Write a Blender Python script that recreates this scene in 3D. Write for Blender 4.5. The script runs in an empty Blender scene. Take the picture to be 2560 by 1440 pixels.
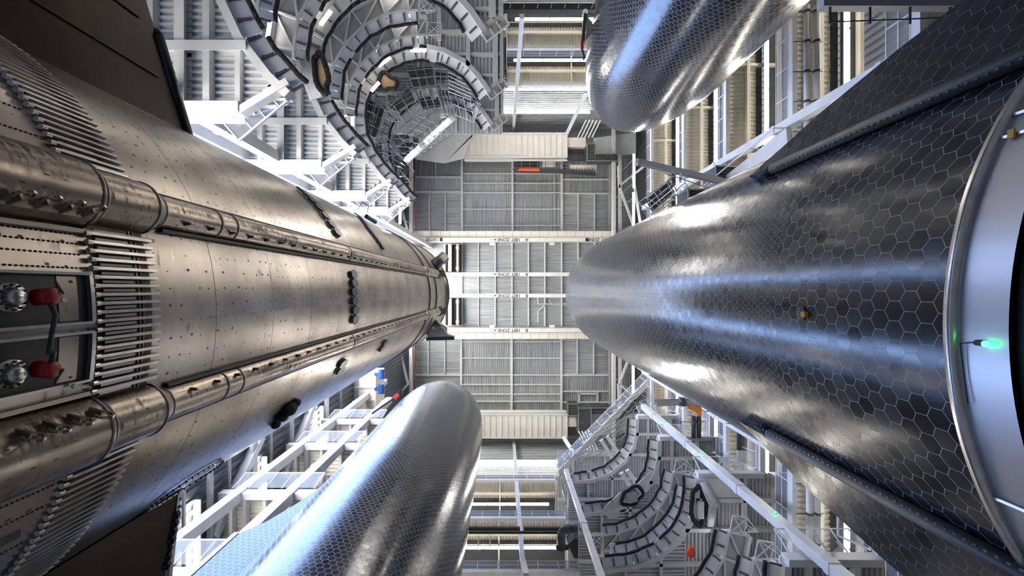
import bpy, bmesh, math, random
from mathutils import Vector, Matrix
random.seed(7)
PI = math.pi
S = bpy.context.scene
COL = S.collection
F, VX, VY = 1120.0, 1262.0, 722.0
# ------------------------------------------------------------------ camera (eye at the origin, 1.6 m over the floor, looking straight up)
cam = bpy.data.cameras.new('camera')
cam.sensor_width = 36; cam.lens = 36*F/2560
cam.shift_x = 18/2560; cam.shift_y = 2/2560
cam.clip_start = .1; cam.clip_end = 500
co = bpy.data.objects.new('camera', cam); COL.objects.link(co)
co.rotation_euler = (PI, 0, 0)          # image right = +X, image down = +Y, depth = +Z
S.camera = co
# ------------------------------------------------------------------ world: blue daylight, plus an added glow from below the horizon, coming in through the tall door of the left wall
w = bpy.data.worlds.new('sky'); S.world = w; w.use_nodes = True
nt = w.node_tree
bg = nt.nodes['Background']
SKY, GROUND_FILL = (3.9, 6.1, 11.5), (10.8, 10.3, 9.6)       # blue sky above, below the horizon an unseen bright glow added to lift deck undersides
bg.inputs[1].default_value = 1.0
_tc = nt.nodes.new('ShaderNodeTexCoord'); _sp = nt.nodes.new('ShaderNodeSeparateXYZ'); nt.links.new(_tc.outputs['Generated'], _sp.inputs[0])
_rp = nt.nodes.new('ShaderNodeMapRange'); _rp.inputs[1].default_value = -.04; _rp.inputs[2].default_value = .01; nt.links.new(_sp.outputs[2], _rp.inputs[0])
_mx = nt.nodes.new('ShaderNodeMix'); _mx.data_type = 'RGBA'; nt.links.new(_rp.outputs[0], _mx.inputs[0])
_mx.inputs[6].default_value = (*GROUND_FILL, 1); _mx.inputs[7].default_value = (*SKY, 1); nt.links.new(_mx.outputs[2], bg.inputs[0])
S.view_settings.view_transform = 'Standard'; S.view_settings.look = 'None'
S.view_settings.gamma = 1; S.view_settings.use_curve_mapping = False
S.view_settings.exposure = 0.15
S.cycles.max_bounces = 8; S.cycles.diffuse_bounces = 4; S.cycles.glossy_bounces = 4
S.cycles.transparent_max_bounces = 12; S.cycles.sample_clamp_indirect = 6
S.cycles.caustics_reflective = False; S.cycles.caustics_refractive = False
LAMP = 36.0
def portal(x, y, z, sx, sz):
    l = bpy.data.lights.new('door_daylight', 'AREA'); l.shape = 'RECTANGLE'; l.size = sz; l.size_y = sx
    l.cycles.is_portal = True
    o = bpy.data.objects.new('door_daylight', l); COL.objects.link(o); o.location = (x, y, z)
    o.rotation_euler = (0, -PI/2, 0)
portal(-17.4, 1, 39, 18, 81)

# ------------------------------------------------------------------ materials
def mat(name, col, rough=.5, metal=0.0, noise=0.0, nscale=3.0, dark=None, emit=None, alpha=None, spec=None, bump=0, stretch=None):
    m = bpy.data.materials.new(name); m.use_nodes = True
    n = m.node_tree.nodes; L = m.node_tree.links; b = n['Principled BSDF']
    b.inputs['Base Color'].default_value = (*col, 1); b.inputs['Roughness'].default_value = rough
    b.inputs['Metallic'].default_value = metal
    if spec is not None: b.inputs['Specular IOR Level'].default_value = spec
    if noise:
        tc = n.new('ShaderNodeTexCoord'); mp = n.new('ShaderNodeMapping'); L.new(tc.outputs['Object'], mp.inputs[0])
        if stretch: mp.inputs['Scale'].default_value = stretch
        t = n.new('ShaderNodeTexNoise'); t.inputs['Scale'].default_value = nscale; t.inputs['Detail'].default_value = 4
        L.new(mp.outputs[0], t.inputs['Vector'])
        r = n.new('ShaderNodeValToRGB'); L.new(t.outputs[0], r.inputs[0])
        d = dark or tuple(c*.75 for c in col)
        r.color_ramp.elements[0].position = .5-noise/2; r.color_ramp.elements[1].position = .5+noise/2
        r.color_ramp.elements[0].color = (*d, 1); r.color_ramp.elements[1].color = (*col, 1)
        L.new(r.outputs[0], b.inputs['Base Color'])
        if bump:
            bp = n.new('ShaderNodeBump'); bp.inputs['Strength'].default_value = bump; L.new(t.outputs[0], bp.inputs['Height'])
            L.new(bp.outputs[0], b.inputs['Normal'])
    if emit:
        b.inputs['Emission Color'].default_value = (*emit[:3], 1); b.inputs['Emission Strength'].default_value = emit[3]
    if alpha is not None: b.inputs['Alpha'].default_value = alpha
    return m
M = {}
M['white'] = mat('white painted steel', (.74, .745, .75), .42, noise=.5, nscale=1.3, dark=(.62, .62, .62))
M['cream'] = mat('cream painted sheet', (.80, .76, .67), .5, noise=.5, nscale=.6, dark=(.73, .68, .58))
M['creamw'] = mat('cream panel', (.80, .76, .69), .5, noise=.4, nscale=.4, dark=(.72, .67, .58))
M['soffit'] = mat('white corrugated soffit', (.66, .665, .68), .38, noise=.5, nscale=.5, dark=(.55, .56, .58))
M['grey'] = mat('grey plate', (.42, .43, .45), .45, noise=.5, nscale=.7)
M['galv'] = mat('galvanised sheet', (.66, .68, .70), .36, metal=.55, noise=.35, nscale=1.2, dark=(.34, .36, .37), stretch=(.15, 6, 1))
M['galvy'] = mat('galvanised sheet across', (.66, .68, .70), .36, metal=.55, noise=.35, nscale=1.2, dark=(.34, .36, .37), stretch=(6, .15, 1))
M['darkwall'] = mat('dark grey cladding', (.10, .115, .13), .45, metal=.3, noise=.5, nscale=.8, stretch=(1, 1, .1))
M['dark'] = mat('dark steel', (.035, .037, .04), .5, noise=.4, nscale=3)
M['foam'] = mat('black foam', (.012, .012, .016), .75, noise=.5, nscale=6)
M['board'] = mat('scaffold board', (.075, .072, .07), .7, noise=.4, nscale=2, dark=(.04, .04, .04))
M['tube'] = mat('scaffold tube', (.36, .38, .40), .35, metal=.7, noise=.3, nscale=4)
M['mesh'] = mat('guard mesh', (.20, .22, .27), .5, alpha=.6)
M['glass'] = mat('clear guard panel', (.6, .65, .7), .15, alpha=.22)
M['pad'] = mat('white flap plate', (.88, .89, .92), .35, noise=.4, nscale=1.5, dark=(.8, .8, .82))
M['bracket'] = mat('grey bracket', (.13, .135, .15), .45, metal=.4)
M['black'] = mat('black paint', (.01, .01, .012), .5)
M['ink'] = mat('dark lettering', (.03, .025, .05), .5)
M['orange'] = mat('orange paint', (.85, .30, .015), .4, noise=.3, nscale=2, dark=(.7, .22, .01))
M['orangered'] = mat('orange red paint', (.85, .09, .015), .5)
M['red'] = mat('red cover', (.42, .008, .012), .45, noise=.5, nscale=12, dark=(.25, .004, .006))
M['redbrown'] = mat('red brown pipe', (.35, .14, .10), .5)
M['blue'] = mat('blue paint', (.015, .08, .30), .4)
M['yellow'] = mat('yellow tag', (.75, .36, .02), .5)
M['wood'] = mat('plywood', (.62, .43, .22), .6, noise=.4, nscale=2, dark=(.5, .33, .16))
M['wrap'] = mat('white wrap', (.72, .72, .76), .35, noise=.5, nscale=2.5, bump=.6)
M['grime'] = mat('container steel', (.14, .155, .165), .45, metal=.5, noise=.6, nscale=1.5, dark=(.05, .05, .05))
M['alu'] = mat('brushed steel skirt', (.62, .62, .66), .38, metal=.75, noise=.6, nscale=2, dark=(.48, .48, .52), stretch=(1, 1, .2))
M['lamp'] = mat('lamp diffuser', (1, 1, 1), .5, emit=(1, .93, .82, LAMP))
M['lamphi'] = mat('high bay lamp diffuser', (1, 1, 1), .5, emit=(1, .96, .90, 120))
M['lampw'] = mat('cool lamp diffuser', (1, 1, 1), .5, emit=(.93, .96, 1, LAMP))
M['green'] = mat('green light', (0, 1, .1), .5, emit=(.02, 1, .12, 14))
M['concrete'] = mat('concrete floor', (.50, .50, .49), .5, noise=.5, nscale=.5)
M['chrome'] = mat('bare steel fitting', (.6, .58, .55), .3, metal=.9, noise=.4, nscale=5)

def newmat(name):
    m = bpy.data.materials.new(name); m.use_nodes = True
    nt = m.node_tree
    return m, nt, nt.nodes, nt.links, nt.nodes['Principled BSDF']
def N(nt, t, op=None, a=None, b=None, c=None, **kw):
    n = nt.nodes.new(t)
    if op: n.operation = op
    for i, v in enumerate((a, b, c)):
        if v is None: continue
        if hasattr(v, 'is_output') or isinstance(v, bpy.types.NodeSocket): nt.links.new(v, n.inputs[i])
        else: n.inputs[i].default_value = v
    for k, v in kw.items(): setattr(n, k, v)
    return n
def hex_nodes(nt, a, bands=()):
    """hexagonal tile lattice on the UV map (metres): returns edge distance (0 .. .5) and a random value per tile"""
    uv = N(nt, 'ShaderNodeUVMap')
    sep = N(nt, 'ShaderNodeSeparateXYZ', None, uv.outputs[0])
    scale = 1/a
    s = None
    for lo, hi in bands:
        g = N(nt, 'ShaderNodeMath', 'GREATER_THAN', sep.outputs[1], lo)
        l = N(nt, 'ShaderNodeMath', 'LESS_THAN', sep.outputs[1], hi)
        m = N(nt, 'ShaderNodeMath', 'MULTIPLY', g.outputs[0], l.outputs[0])
        s = m if s is None else N(nt, 'ShaderNodeMath', 'MAXIMUM', s.outputs[0], m.outputs[0])
    if s is not None:
        sc = N(nt, 'ShaderNodeMath', 'MULTIPLY_ADD', s.outputs[0], scale, scale)
        p = N(nt, 'ShaderNodeVectorMath', 'SCALE', uv.outputs[0]); nt.links.new(sc.outputs[0], p.inputs['Scale'])
    else:
        p = N(nt, 'ShaderNodeVectorMath', 'SCALE', uv.outputs[0]); p.inputs['Scale'].default_value = scale
    P = N(nt, 'ShaderNodeVectorMath', 'ADD', p.outputs[0], (1000, 1000*math.sqrt(3), 0)).outputs[0]
    q = (1, math.sqrt(3), 1); h = (.5, math.sqrt(3)/2, 0)
    A = N(nt, 'ShaderNodeVectorMath', 'SUBTRACT', N(nt, 'ShaderNodeVectorMath', 'MODULO', P, q).outputs[0], h).outputs[0]
    Bm = N(nt, 'ShaderNodeVectorMath', 'MODULO', N(nt, 'ShaderNodeVectorMath', 'ADD', P, h).outputs[0], q).outputs[0]
    B = N(nt, 'ShaderNodeVectorMath', 'SUBTRACT', Bm, h).outputs[0]
    la = N(nt, 'ShaderNodeVectorMath', 'LENGTH', A).outputs['Value']; lb = N(nt, 'ShaderNodeVectorMath', 'LENGTH', B).outputs['Value']
    lt = N(nt, 'ShaderNodeMath', 'LESS_THAN', la, lb)
    mx = nt.nodes.new('ShaderNodeMix'); mx.data_type = 'VECTOR'
    nt.links.new(lt.outputs[0], mx.inputs[0]); nt.links.new(B, mx.inputs[4]); nt.links.new(A, mx.inputs[5])
    G = mx.outputs[1]
    ab = N(nt, 'ShaderNodeVectorMath', 'ABSOLUTE', G).outputs[0]
    dt = N(nt, 'ShaderNodeVectorMath', 'DOT_PRODUCT', ab, (.5, math.sqrt(3)/2, 0)).outputs['Value']
    ax = N(nt, 'ShaderNodeSeparateXYZ', None, ab).outputs[0]
    d = N(nt, 'ShaderNodeMath', 'MAXIMUM', ax, dt).outputs[0]
    idv = N(nt, 'ShaderNodeVectorMath', 'SUBTRACT', P, G).outputs[0]
    idr = N(nt, 'ShaderNodeVectorMath', 'SNAP', N(nt, 'ShaderNodeVectorMath', 'ADD', idv, (.1, .1, 0)).outputs[0], (.25, .25, 1)).outputs[0]
    wn = nt.nodes.new('ShaderNodeTexWhiteNoise'); wn.noise_dimensions = '2D'; nt.links.new(idr, wn.inputs[0])
    return d, wn, uv
def tile_mat(name, bands=(), a=.25, tint=(.011, .012, .016), gapc=(.33, .36, .42), gw=.045, tilt=.014):
    m, nt, n, L, b = newmat(name)
    d, wn, uv = hex_nodes(nt, a, bands)
    gap = N(nt, 'ShaderNodeMath', 'GREATER_THAN', d, .5-gw/2).outputs[0]
    ns = nt.nodes.new('ShaderNodeTexNoise'); ns.inputs['Scale'].default_value = .35; ns.inputs['Detail'].default_value = 5
    L.new(uv.outputs[0], ns.inputs['Vector'])
    ns2 = nt.nodes.new('ShaderNodeTexNoise'); ns2.inputs['Scale'].default_value = 14; ns2.inputs['Detail'].default_value = 4
    L.new(uv.outputs[0], ns2.inputs['Vector'])
    mixc = nt.nodes.new('ShaderNodeMix'); mixc.data_type = 'RGBA'
    r = nt.nodes.new('ShaderNodeValToRGB'); L.new(wn.outputs[0], r.inputs[0])
    r.color_ramp.elements[0].color = (*tint, 1); r.color_ramp.elements[1].color = (*[c*2.1 for c in tint], 1)
    L.new(gap, mixc.inputs[0]); L.new(r.outputs[0], mixc.inputs[6]); mixc.inputs[7].default_value = (*gapc, 1)
    L.new(mixc.outputs[2], b.inputs['Base Color'])
    ra = N(nt, 'ShaderNodeMath', 'MULTIPLY_ADD', wn.outputs[0], .07, .10).outputs[0]
    rb = N(nt, 'ShaderNodeMath', 'MULTIPLY_ADD', ns2.outputs[0], .03, ra).outputs[0]
    rc = N(nt, 'ShaderNodeMath', 'MULTIPLY_ADD', ns.outputs[0], .08, rb).outputs[0]
    rd = N(nt, 'ShaderNodeMath', 'MULTIPLY_ADD', gap, .3, rc).outputs[0]
    L.new(rd, b.inputs['Roughness'])
    b.inputs['IOR'].default_value = 1.52
    # every tile sits at its own slight angle
    ge = nt.nodes.new('ShaderNodeNewGeometry')
    c = N(nt, 'ShaderNodeVectorMath', 'SUBTRACT', wn.outputs[1], (.5, .5, .5)).outputs[0]
    sc = N(nt, 'ShaderNodeVectorMath', 'SCALE', c); sc.inputs['Scale'].default_value = tilt
    nn = N(nt, 'ShaderNodeVectorMath', 'NORMALIZE', N(nt, 'ShaderNodeVectorMath', 'ADD', ge.outputs['Normal'], sc.outputs[0]).outputs[0])
    bp = nt.nodes.new('ShaderNodeBump'); bp.inputs['Strength'].default_value = .02; bp.inputs['Distance'].default_value = .004
    L.new(ns2.outputs[0], bp.inputs['Height']); L.new(nn.outputs[0], bp.inputs['Normal'])
    L.new(bp.outputs[0], b.inputs['Normal'])
    return m
def steel_mat(name, rust=.5, seams=True, tint=(.47, .41, .355), rough=.22):
    m, nt, n, L, b = newmat(name)
    uv = N(nt, 'ShaderNodeUVMap'); U = uv.outputs[0]
    sep = N(nt, 'ShaderNodeSeparateXYZ', None, U)
    def tex(scale, sx=1, sy=1, det=5):
        mp = nt.nodes.new('ShaderNodeMapping'); mp.inputs['Scale'].default_value = (sx, sy, 1); L.new(U, mp.inputs[0])
        t = nt.nodes.new('ShaderNodeTexNoise'); t.inputs['Scale'].default_value = scale; t.inputs['Detail'].default_value = det
        L.new(mp.outputs[0], t.inputs['Vector']); return t.outputs[0]
    big = tex(.55, 1, 1.2); fine = tex(5, .5, 3); streak = tex(3.2, 1, .12)
    r = nt.nodes.new('ShaderNodeValToRGB'); L.new(big, r.inputs[0])
    r.color_ramp.elements[0].position = .32; r.color_ramp.elements[0].color = (*[c*.5 for c in tint], 1)
    r.color_ramp.elements[1].position = .66; r.color_ramp.elements[1].color = (*tint, 1)
    # rust: patches broken by fine noise
    rm = N(nt, 'ShaderNodeMath', 'MULTIPLY', streak, fine).outputs[0]
    rr = nt.nodes.new('ShaderNodeValToRGB'); L.new(rm, rr.inputs[0])
    rr.color_ramp.elements[0].position = .40-.16*rust; rr.color_ramp.elements[1].position = .46-.10*rust
    bigm = nt.nodes.new('ShaderNodeValToRGB'); L.new(tex(.9, 1, .8), bigm.inputs[0])
    bigm.color_ramp.elements[0].position = .46; bigm.color_ramp.elements[1].position = .62
    rmask = N(nt, 'ShaderNodeMath', 'MULTIPLY', rr.outputs[0], bigm.outputs[0]).outputs[0]
    # rows of small dark spot-weld marks, half of them missing
    du, dv = .26, .21
    cell = N(nt, 'ShaderNodeVectorMath', 'DIVIDE', U, (du, dv, 1)).outputs[0]
    fr = N(nt, 'ShaderNodeVectorMath', 'FRACTION', cell).outputs[0]
    fl = N(nt, 'ShaderNodeVectorMath', 'FLOOR', cell).outputs[0]
    wn = nt.nodes.new('ShaderNodeTexWhiteNoise'); wn.noise_dimensions = '2D'; L.new(fl, wn.inputs[0])
    off = N(nt, 'ShaderNodeVectorMath', 'SUBTRACT', fr, (.5, .5, 0)).outputs[0]
    jit = N(nt, 'ShaderNodeVectorMath', 'SUBTRACT', wn.outputs[1], (.5, .5, .5)).outputs[0]
    js = N(nt, 'ShaderNodeVectorMath', 'MULTIPLY', jit, (.35, .12, 0)).outputs[0]
    o2 = N(nt, 'ShaderNodeVectorMath', 'MULTIPLY', N(nt, 'ShaderNodeVectorMath', 'ADD', off, js).outputs[0], (du*1.2, dv*.75, 0)).outputs[0]
    ln = N(nt, 'ShaderNodeVectorMath', 'LENGTH', o2).outputs['Value']
    sz = N(nt, 'ShaderNodeMath', 'MULTIPLY_ADD', wn.outputs[0], .026, .0).outputs[0]
    dot = N(nt, 'ShaderNodeMath', 'LESS_THAN', ln, sz).outputs[0]
    dotm = N(nt, 'ShaderNodeMath', 'MULTIPLY', dot, N(nt, 'ShaderNodeMath', 'GREATER_THAN', wn.outputs[0], .42).outputs[0]).outputs[0]
    mask = N(nt, 'ShaderNodeMath', 'MAXIMUM', N(nt, 'ShaderNodeMath', 'MULTIPLY', rmask, rust).outputs[0], N(nt, 'ShaderNodeMath', 'MULTIPLY', dotm, .85).outputs[0]).outputs[0]
    if seams:
        md = N(nt, 'ShaderNodeMath', 'FRACT', N(nt, 'ShaderNodeMath', 'DIVIDE', N(nt, 'ShaderNodeMath', 'SUBTRACT', sep.outputs[1], .08).outputs[0], 1.83).outputs[0]).outputs[0]
        s1 = N(nt, 'ShaderNodeMath', 'LESS_THAN', md, .011).outputs[0]
        md2 = N(nt, 'ShaderNodeMath', 'FRACT', N(nt, 'ShaderNodeMath', 'DIVIDE', sep.outputs[0], 9.42).outputs[0]).outputs[0]
        s2 = N(nt, 'ShaderNodeMath', 'LESS_THAN', md2, .0015).outputs[0]
        mask = N(nt, 'ShaderNodeMath', 'MAXIMUM', mask, N(nt, 'ShaderNodeMath', 'MULTIPLY', N(nt, 'ShaderNodeMath', 'MAXIMUM', s1, s2).outputs[0], .7).outputs[0]).outputs[0]
    mx = nt.nodes.new('ShaderNodeMix'); mx.data_type = 'RGBA'
    L.new(mask, mx.inputs[0]); L.new(r.outputs[0], mx.inputs[6]); mx.inputs[7].default_value = (.075, .036, .018, 1)
    L.new(mx.outputs[2], b.inputs['Base Color'])
    L.new(N(nt, 'ShaderNodeMath', 'MULTIPLY_ADD', mask, -.85, .96).outputs[0], b.inputs['Metallic'])
    ro = N(nt, 'ShaderNodeMath', 'MULTIPLY_ADD', fine, .16, rough).outputs[0]
    L.new(N(nt, 'ShaderNodeMath', 'MULTIPLY_ADD', mask, .3, ro).outputs[0], b.inputs['Roughness'])
    bp = nt.nodes.new('ShaderNodeBump'); bp.inputs['Strength'].default_value = .35; bp.inputs['Distance'].default_value = .03
    L.new(tex(1.1, 1, 1.4, 2), bp.inputs['Height']); L.new(bp.outputs[0], b.inputs['Normal'])
    return m
M['steel'] = steel_mat('weathered stainless hull', .55)
M['race'] = steel_mat('rusty raceway cover', 1.0, False, (.46, .39, .32), .22)
M['ribbase'] = steel_mat('rusty shaded rib backing', 1.0, False, (.10, .07, .05), .4)  # rust tone, darkened to hold the shade between stringers
M['rib'] = steel_mat('stringer steel', .5, False, (.40, .36, .32), .25)
M['burnt_shade'] = mat('heat tinted shaded flap steel', (.055, .034, .02), .3, metal=.85, noise=.6, nscale=.5, dark=(.009, .007, .007))  # heat tint, taken near black so the colour holds the flaps' shade
M['char'] = mat('charred edge', (.02, .02, .025), .35, metal=.3, noise=.6, nscale=6, bump=.8)
M['patch'] = mat('dark grey tile strip', (.06, .065, .07), .35, noise=.4, nscale=3)
TB = [(8.4, 9.6)]
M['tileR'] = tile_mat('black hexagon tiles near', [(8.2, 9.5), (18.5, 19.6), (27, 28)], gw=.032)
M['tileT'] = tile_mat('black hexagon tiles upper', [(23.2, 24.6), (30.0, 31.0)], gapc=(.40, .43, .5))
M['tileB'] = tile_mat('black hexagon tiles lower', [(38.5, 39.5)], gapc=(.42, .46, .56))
M['tileF'] = tile_mat('flap hexagon tiles', [], .25, gapc=(.12, .13, .16), gw=.03)

# ------------------------------------------------------------------ builders
def world_loc(o):
    v = Vector((0, 0, 0))
    while o is not None: v += o.location; o = o.parent
    return v
def tag(o, label=None, cat=None, group=None, kind=None):
    if label: o['label'] = label
    if cat: o['category'] = cat
    if group: o['group'] = group
    if kind: o['kind'] = kind
    return o
def empty(name, loc, label, cat, group=None):
    o = bpy.data.objects.new(name, None); COL.objects.link(o); o.location = loc; o.empty_display_size = .3
    return tag(o, label, cat, group)
class MB:
    def __init__(s): s.v = []; s.f = []; s.uv = None
    def quad(s, pts):
        k = len(s.v); s.v += [tuple(p) for p in pts]; s.f.append(tuple(range(k, k+len(pts)))); return s
    def box(s, x0, x1, y0, y1, z0, z1):
        if x0 > x1: x0, x1 = x1, x0
        if y0 > y1: y0, y1 = y1, y0
        if z0 > z1: z0, z1 = z1, z0
        k = len(s.v)
        s.v += [(x0, y0, z0), (x1, y0, z0), (x1, y1, z0), (x0, y1, z0), (x0, y0, z1), (x1, y0, z1), (x1, y1, z1), (x0, y1, z1)]
        s.f += [tuple(k+i for i in q) for q in ((0, 3, 2, 1), (4, 5, 6, 7), (0, 1, 5, 4), (1, 2, 6, 5), (2, 3, 7, 6), (3, 0, 4, 7))]
        return s
    def bar(s, p, q, w, h, up=(0, 0, 1)):
        p = Vector(p); q = Vector(q); d = (q-p)
        if d.length < 1e-6: return s
        d.normalize(); u = Vector(up)
        if abs(d.dot(u)) > .98: u = Vector((1, 0, 0)) if abs(d.x) < .9 else Vector((0, 1, 0))
        a = d.cross(u).normalized(); b = a.cross(d).normalized(); k = len(s.v)
        for c in (p, q):
            for i, j in ((-1, -1), (1, -1), (1, 1), (-1, 1)): s.v.append(tuple(c+a*i*w/2+b*j*h/2))
        s.f += [tuple(k+i for i in t) for t in ((0, 1, 2, 3), (7, 6, 5, 4), (0, 4, 5, 1), (1, 5, 6, 2), (2, 6, 7, 3), (3, 7, 4, 0))]
        return s
    def ibeam(s, p, q, w, h, t=.03, up=(0, 0, 1)):
        p = Vector(p); q = Vector(q); u = Vector(up)
        s.bar(p+u*(h/2-t/2), q+u*(h/2-t/2), w, t, up); s.bar(p-u*(h/2-t/2), q-u*(h/2-t/2), w, t, up)
        s.bar(p, q, t, h-2*t, up); return s
    def tube(s, p, q, r, n=8, r2=None):
        p = Vector(p); q = Vector(q); d = q-p
        if d.length < 1e-6: return s
        d.normalize(); a = d.orthogonal().normalized(); b = d.cross(a); k = len(s.v); r2 = r if r2 is None else r2
        for c, rr in ((p, r), (q, r2)):
            for i in range(n):
                t = 2*PI*i/n; s.v.append(tuple(c+a*rr*math.cos(t)+b*rr*math.sin(t)))
        for i in range(n): s.f.append((k+i, k+(i+1) % n, k+n+(i+1) % n, k+n+i))
        s.f.append(tuple(k+i for i in range(n-1, -1, -1))); s.f.append(tuple(k+n+i for i in range(n)))
        return s
    def path(s, pts, r, n=8):
        for a, b in zip(pts, pts[1:]): s.tube(a, b, r, n)
        for p in pts[1:-1]: s.ball(p, r*1.02, 6, n)
        return s
    def ball(s, c, r, m=6, n=8, sc=(1, 1, 1)):
        k = len(s.v)
        for i in range(m+1):
            ph = PI*i/m
            for j in range(n):
                t = 2*PI*j/n
                s.v.append((c[0]+r*sc[0]*math.sin(ph)*math.cos(t), c[1]+r*sc[1]*math.sin(ph)*math.sin(t), c[2]+r*sc[2]*math.cos(ph)))
        for i in range(m):
            for j in range(n): s.f.append((k+i*n+j, k+(i+1)*n+j, k+(i+1)*n+(j+1) % n, k+i*n+(j+1) % n))
        return s
    def prism(s, poly, z0, z1):
        n = len(poly); k = len(s.v)
        s.v += [(x, y, z0) for x, y in poly]+[(x, y, z1) for x, y in poly]
        s.f.append(tuple(k+i for i in range(n-1, -1, -1))); s.f.append(tuple(k+n+i for i in range(n)))
        for i in range(n): s.f.append((k+i, k+(i+1) % n, k+n+(i+1) % n, k+n+i))
        return s
    def build(s, name, m, parent=None, label=None, cat=None, group=None, kind=None, smooth=False):
        if not s.v: return None
        if parent is not None: org = world_loc(parent)
        else:
            xs = [v[0] for v in s.v]; ys = [v[1] for v in s.v]; zs = [v[2] for v in s.v]
            org = Vector(((min(xs)+max(xs))/2, (min(ys)+max(ys))/2, min(zs)))
        me = bpy.data.meshes.new(name)
        me.from_pydata([(v[0]-org.x, v[1]-org.y, v[2]-org.z) for v in s.v], [], s.f)
        bm = bmesh.new(); bm.from_mesh(me)
        if s.uv is None: bmesh.ops.recalc_face_normals(bm, faces=bm.faces)
        bm.to_mesh(me); bm.free()
        if s.uv is not None:
            ul = me.uv_layers.new(name='UVMap')
            for l in me.loops: ul.data[l.index].uv = s.uv[l.vertex_index]
        if isinstance(m, str): m = M[m]
        me.materials.append(m)
        if smooth:
            for p in me.polygons: p.use_smooth = True
        o = bpy.data.objects.new(name, me); COL.objects.link(o)
        if parent is not None: o.parent = parent
        else: o.location = org
        return tag(o, label, cat, group, kind)
def struct(name, mb, m): return mb.build(name, m, kind='structure')
def pt(px, py, z): return Vector(((px-VX)*z/F, (py-VY)*z/F, z))
def px_x(px, z): return (px-VX)*z/F
def px_y(py, z): return (py-VY)*z/F
TR = [0]
def trim(mb, m='white'):
    TR[0] += 1; return struct('trim_%d' % TR[0], mb, m)
def corr(x0, x1, y0, y1, z, pitch, depth, axis, mb=None):
    """trapezoid sheet in a horizontal plane; ribs run along axis"""
    mb = mb or MB(); a0, a1 = (y0, y1) if axis == 'x' else (x0, x1)
    n = max(1, int(round((a1-a0)/pitch))); st = (a1-a0)/n; prof = []
    for i in range(n):
        a = a0+i*st; prof += [(a, z), (a+st*.38, z), (a+st*.5, z+depth), (a+st*.88, z+depth)]
    prof.append((a1, z)); k = len(mb.v)
    for a, zz in prof:
        mb.v += [(x0, a, zz), (x1, a, zz)] if axis == 'x' else [(a, y0, zz), (a, y1, zz)]
    for i in range(len(prof)-1): mb.f.append((k+2*i, k+2*i+1, k+2*i+3, k+2*i+2))
    return mb
def corr_wall(plane, c, a0, a1, z0, z1, pitch, depth, ribs, mb=None):
    """trapezoid sheet standing at x=c or y=c; ribs 'z' (upright) or 'a' (lying)"""
    mb = mb or MB(); b0, b1 = (a0, a1) if ribs == 'z' else (z0, z1)
    n = max(1, int(round((b1-b0)/pitch))); st = (b1-b0)/n; prof = []
    for i in range(n):
        a = b0+i*st; prof += [(a, 0), (a+st*.38, 0), (a+st*.5, depth), (a+st*.88, depth)]
    prof.append((b1, 0)); k = len(mb.v)
    for a, d in prof:
        for e in ((z0, z1) if ribs == 'z' else (a0, a1)):
            A, Z = (a, e) if ribs == 'z' else (e, a)
            mb.v.append((c+d, A, Z) if plane == 'x' else (A, c+d, Z))
    for i in range(len(prof)-1): mb.f.append((k+2*i, k+2*i+1, k+2*i+3, k+2*i+2))
    return mb
def scan(poly, c, axis):
    xs = []; n = len(poly)
    for i in range(n):
        (x0, y0), (x1, y1) = poly[i], poly[(i+1) % n]
        if axis == 'y': x0, y0, x1, y1 = y0, x0, y1, x1
        if (y0 <= c < y1) or (y1 <= c < y0): xs.append(x0+(c-y0)*(x1-x0)/(y1-y0))
    xs.sort(); return list(zip(xs[::2], xs[1::2]))
def line_beams(poly, c, axis, z, w, h, typ='i'):
    mb = MB()
    out = []
    for a, b in scan(poly, c, axis):
        if b-a < .3: continue
        p, q = ((a, c, z), (b, c, z)) if axis == 'x' else ((c, a, z), (c, b, z))
        out.append(MB().ibeam(p, q, w, h) if typ == 'i' else MB().bar(p, q, w, h))
    return out
def text_mesh(txt, size, cx, cy, z, m, parent, name='lettering'):
    cu = bpy.data.curves.new('t', 'FONT'); cu.body = txt; cu.size = size; cu.align_x = 'CENTER'; cu.align_y = 'CENTER'; cu.extrude = .01; cu.offset = .012*size
    to = bpy.data.objects.new('t', cu); COL.objects.link(to)
    dg = bpy.context.evaluated_depsgraph_get(); dg.update()
    me = bpy.data.meshes.new_from_object(to.evaluated_get(dg)); COL.objects.unlink(to); bpy.data.objects.remove(to)
    for v in me.vertices: v.co = Vector((cx-v.co.x, cy+v.co.y, z-v.co.z))-world_loc(parent)
    me.materials.clear(); me.materials.append(M[m]); me.name = name
    o = bpy.data.objects.new(name, me); COL.objects.link(o); o.parent = parent; return o
ORD = ['highest', 'second highest', 'third highest', 'fourth highest', 'fifth highest', 'sixth highest']
def strip_light(p, q, label, wdt=.26, m='lamp', group='strip lights', up=(0, 0, 1)):
    p = Vector(p); q = Vector(q); u = Vector(up)
    e = empty('strip_light', (p+q)/2, label, 'light', group)
    MB().bar(p+u*.09, q+u*.09, wdt*1.15, .08, up).build('housing', 'white', e)
    n = max(1, int(round((q-p).length/4.2))); d = (q-p)/n; mb = MB()
    for i in range(n): mb.bar(p+d*(i+.02), p+d*(i+.98), wdt, .08, up)
    mb.build('diffuser', m, e); return e

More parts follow.
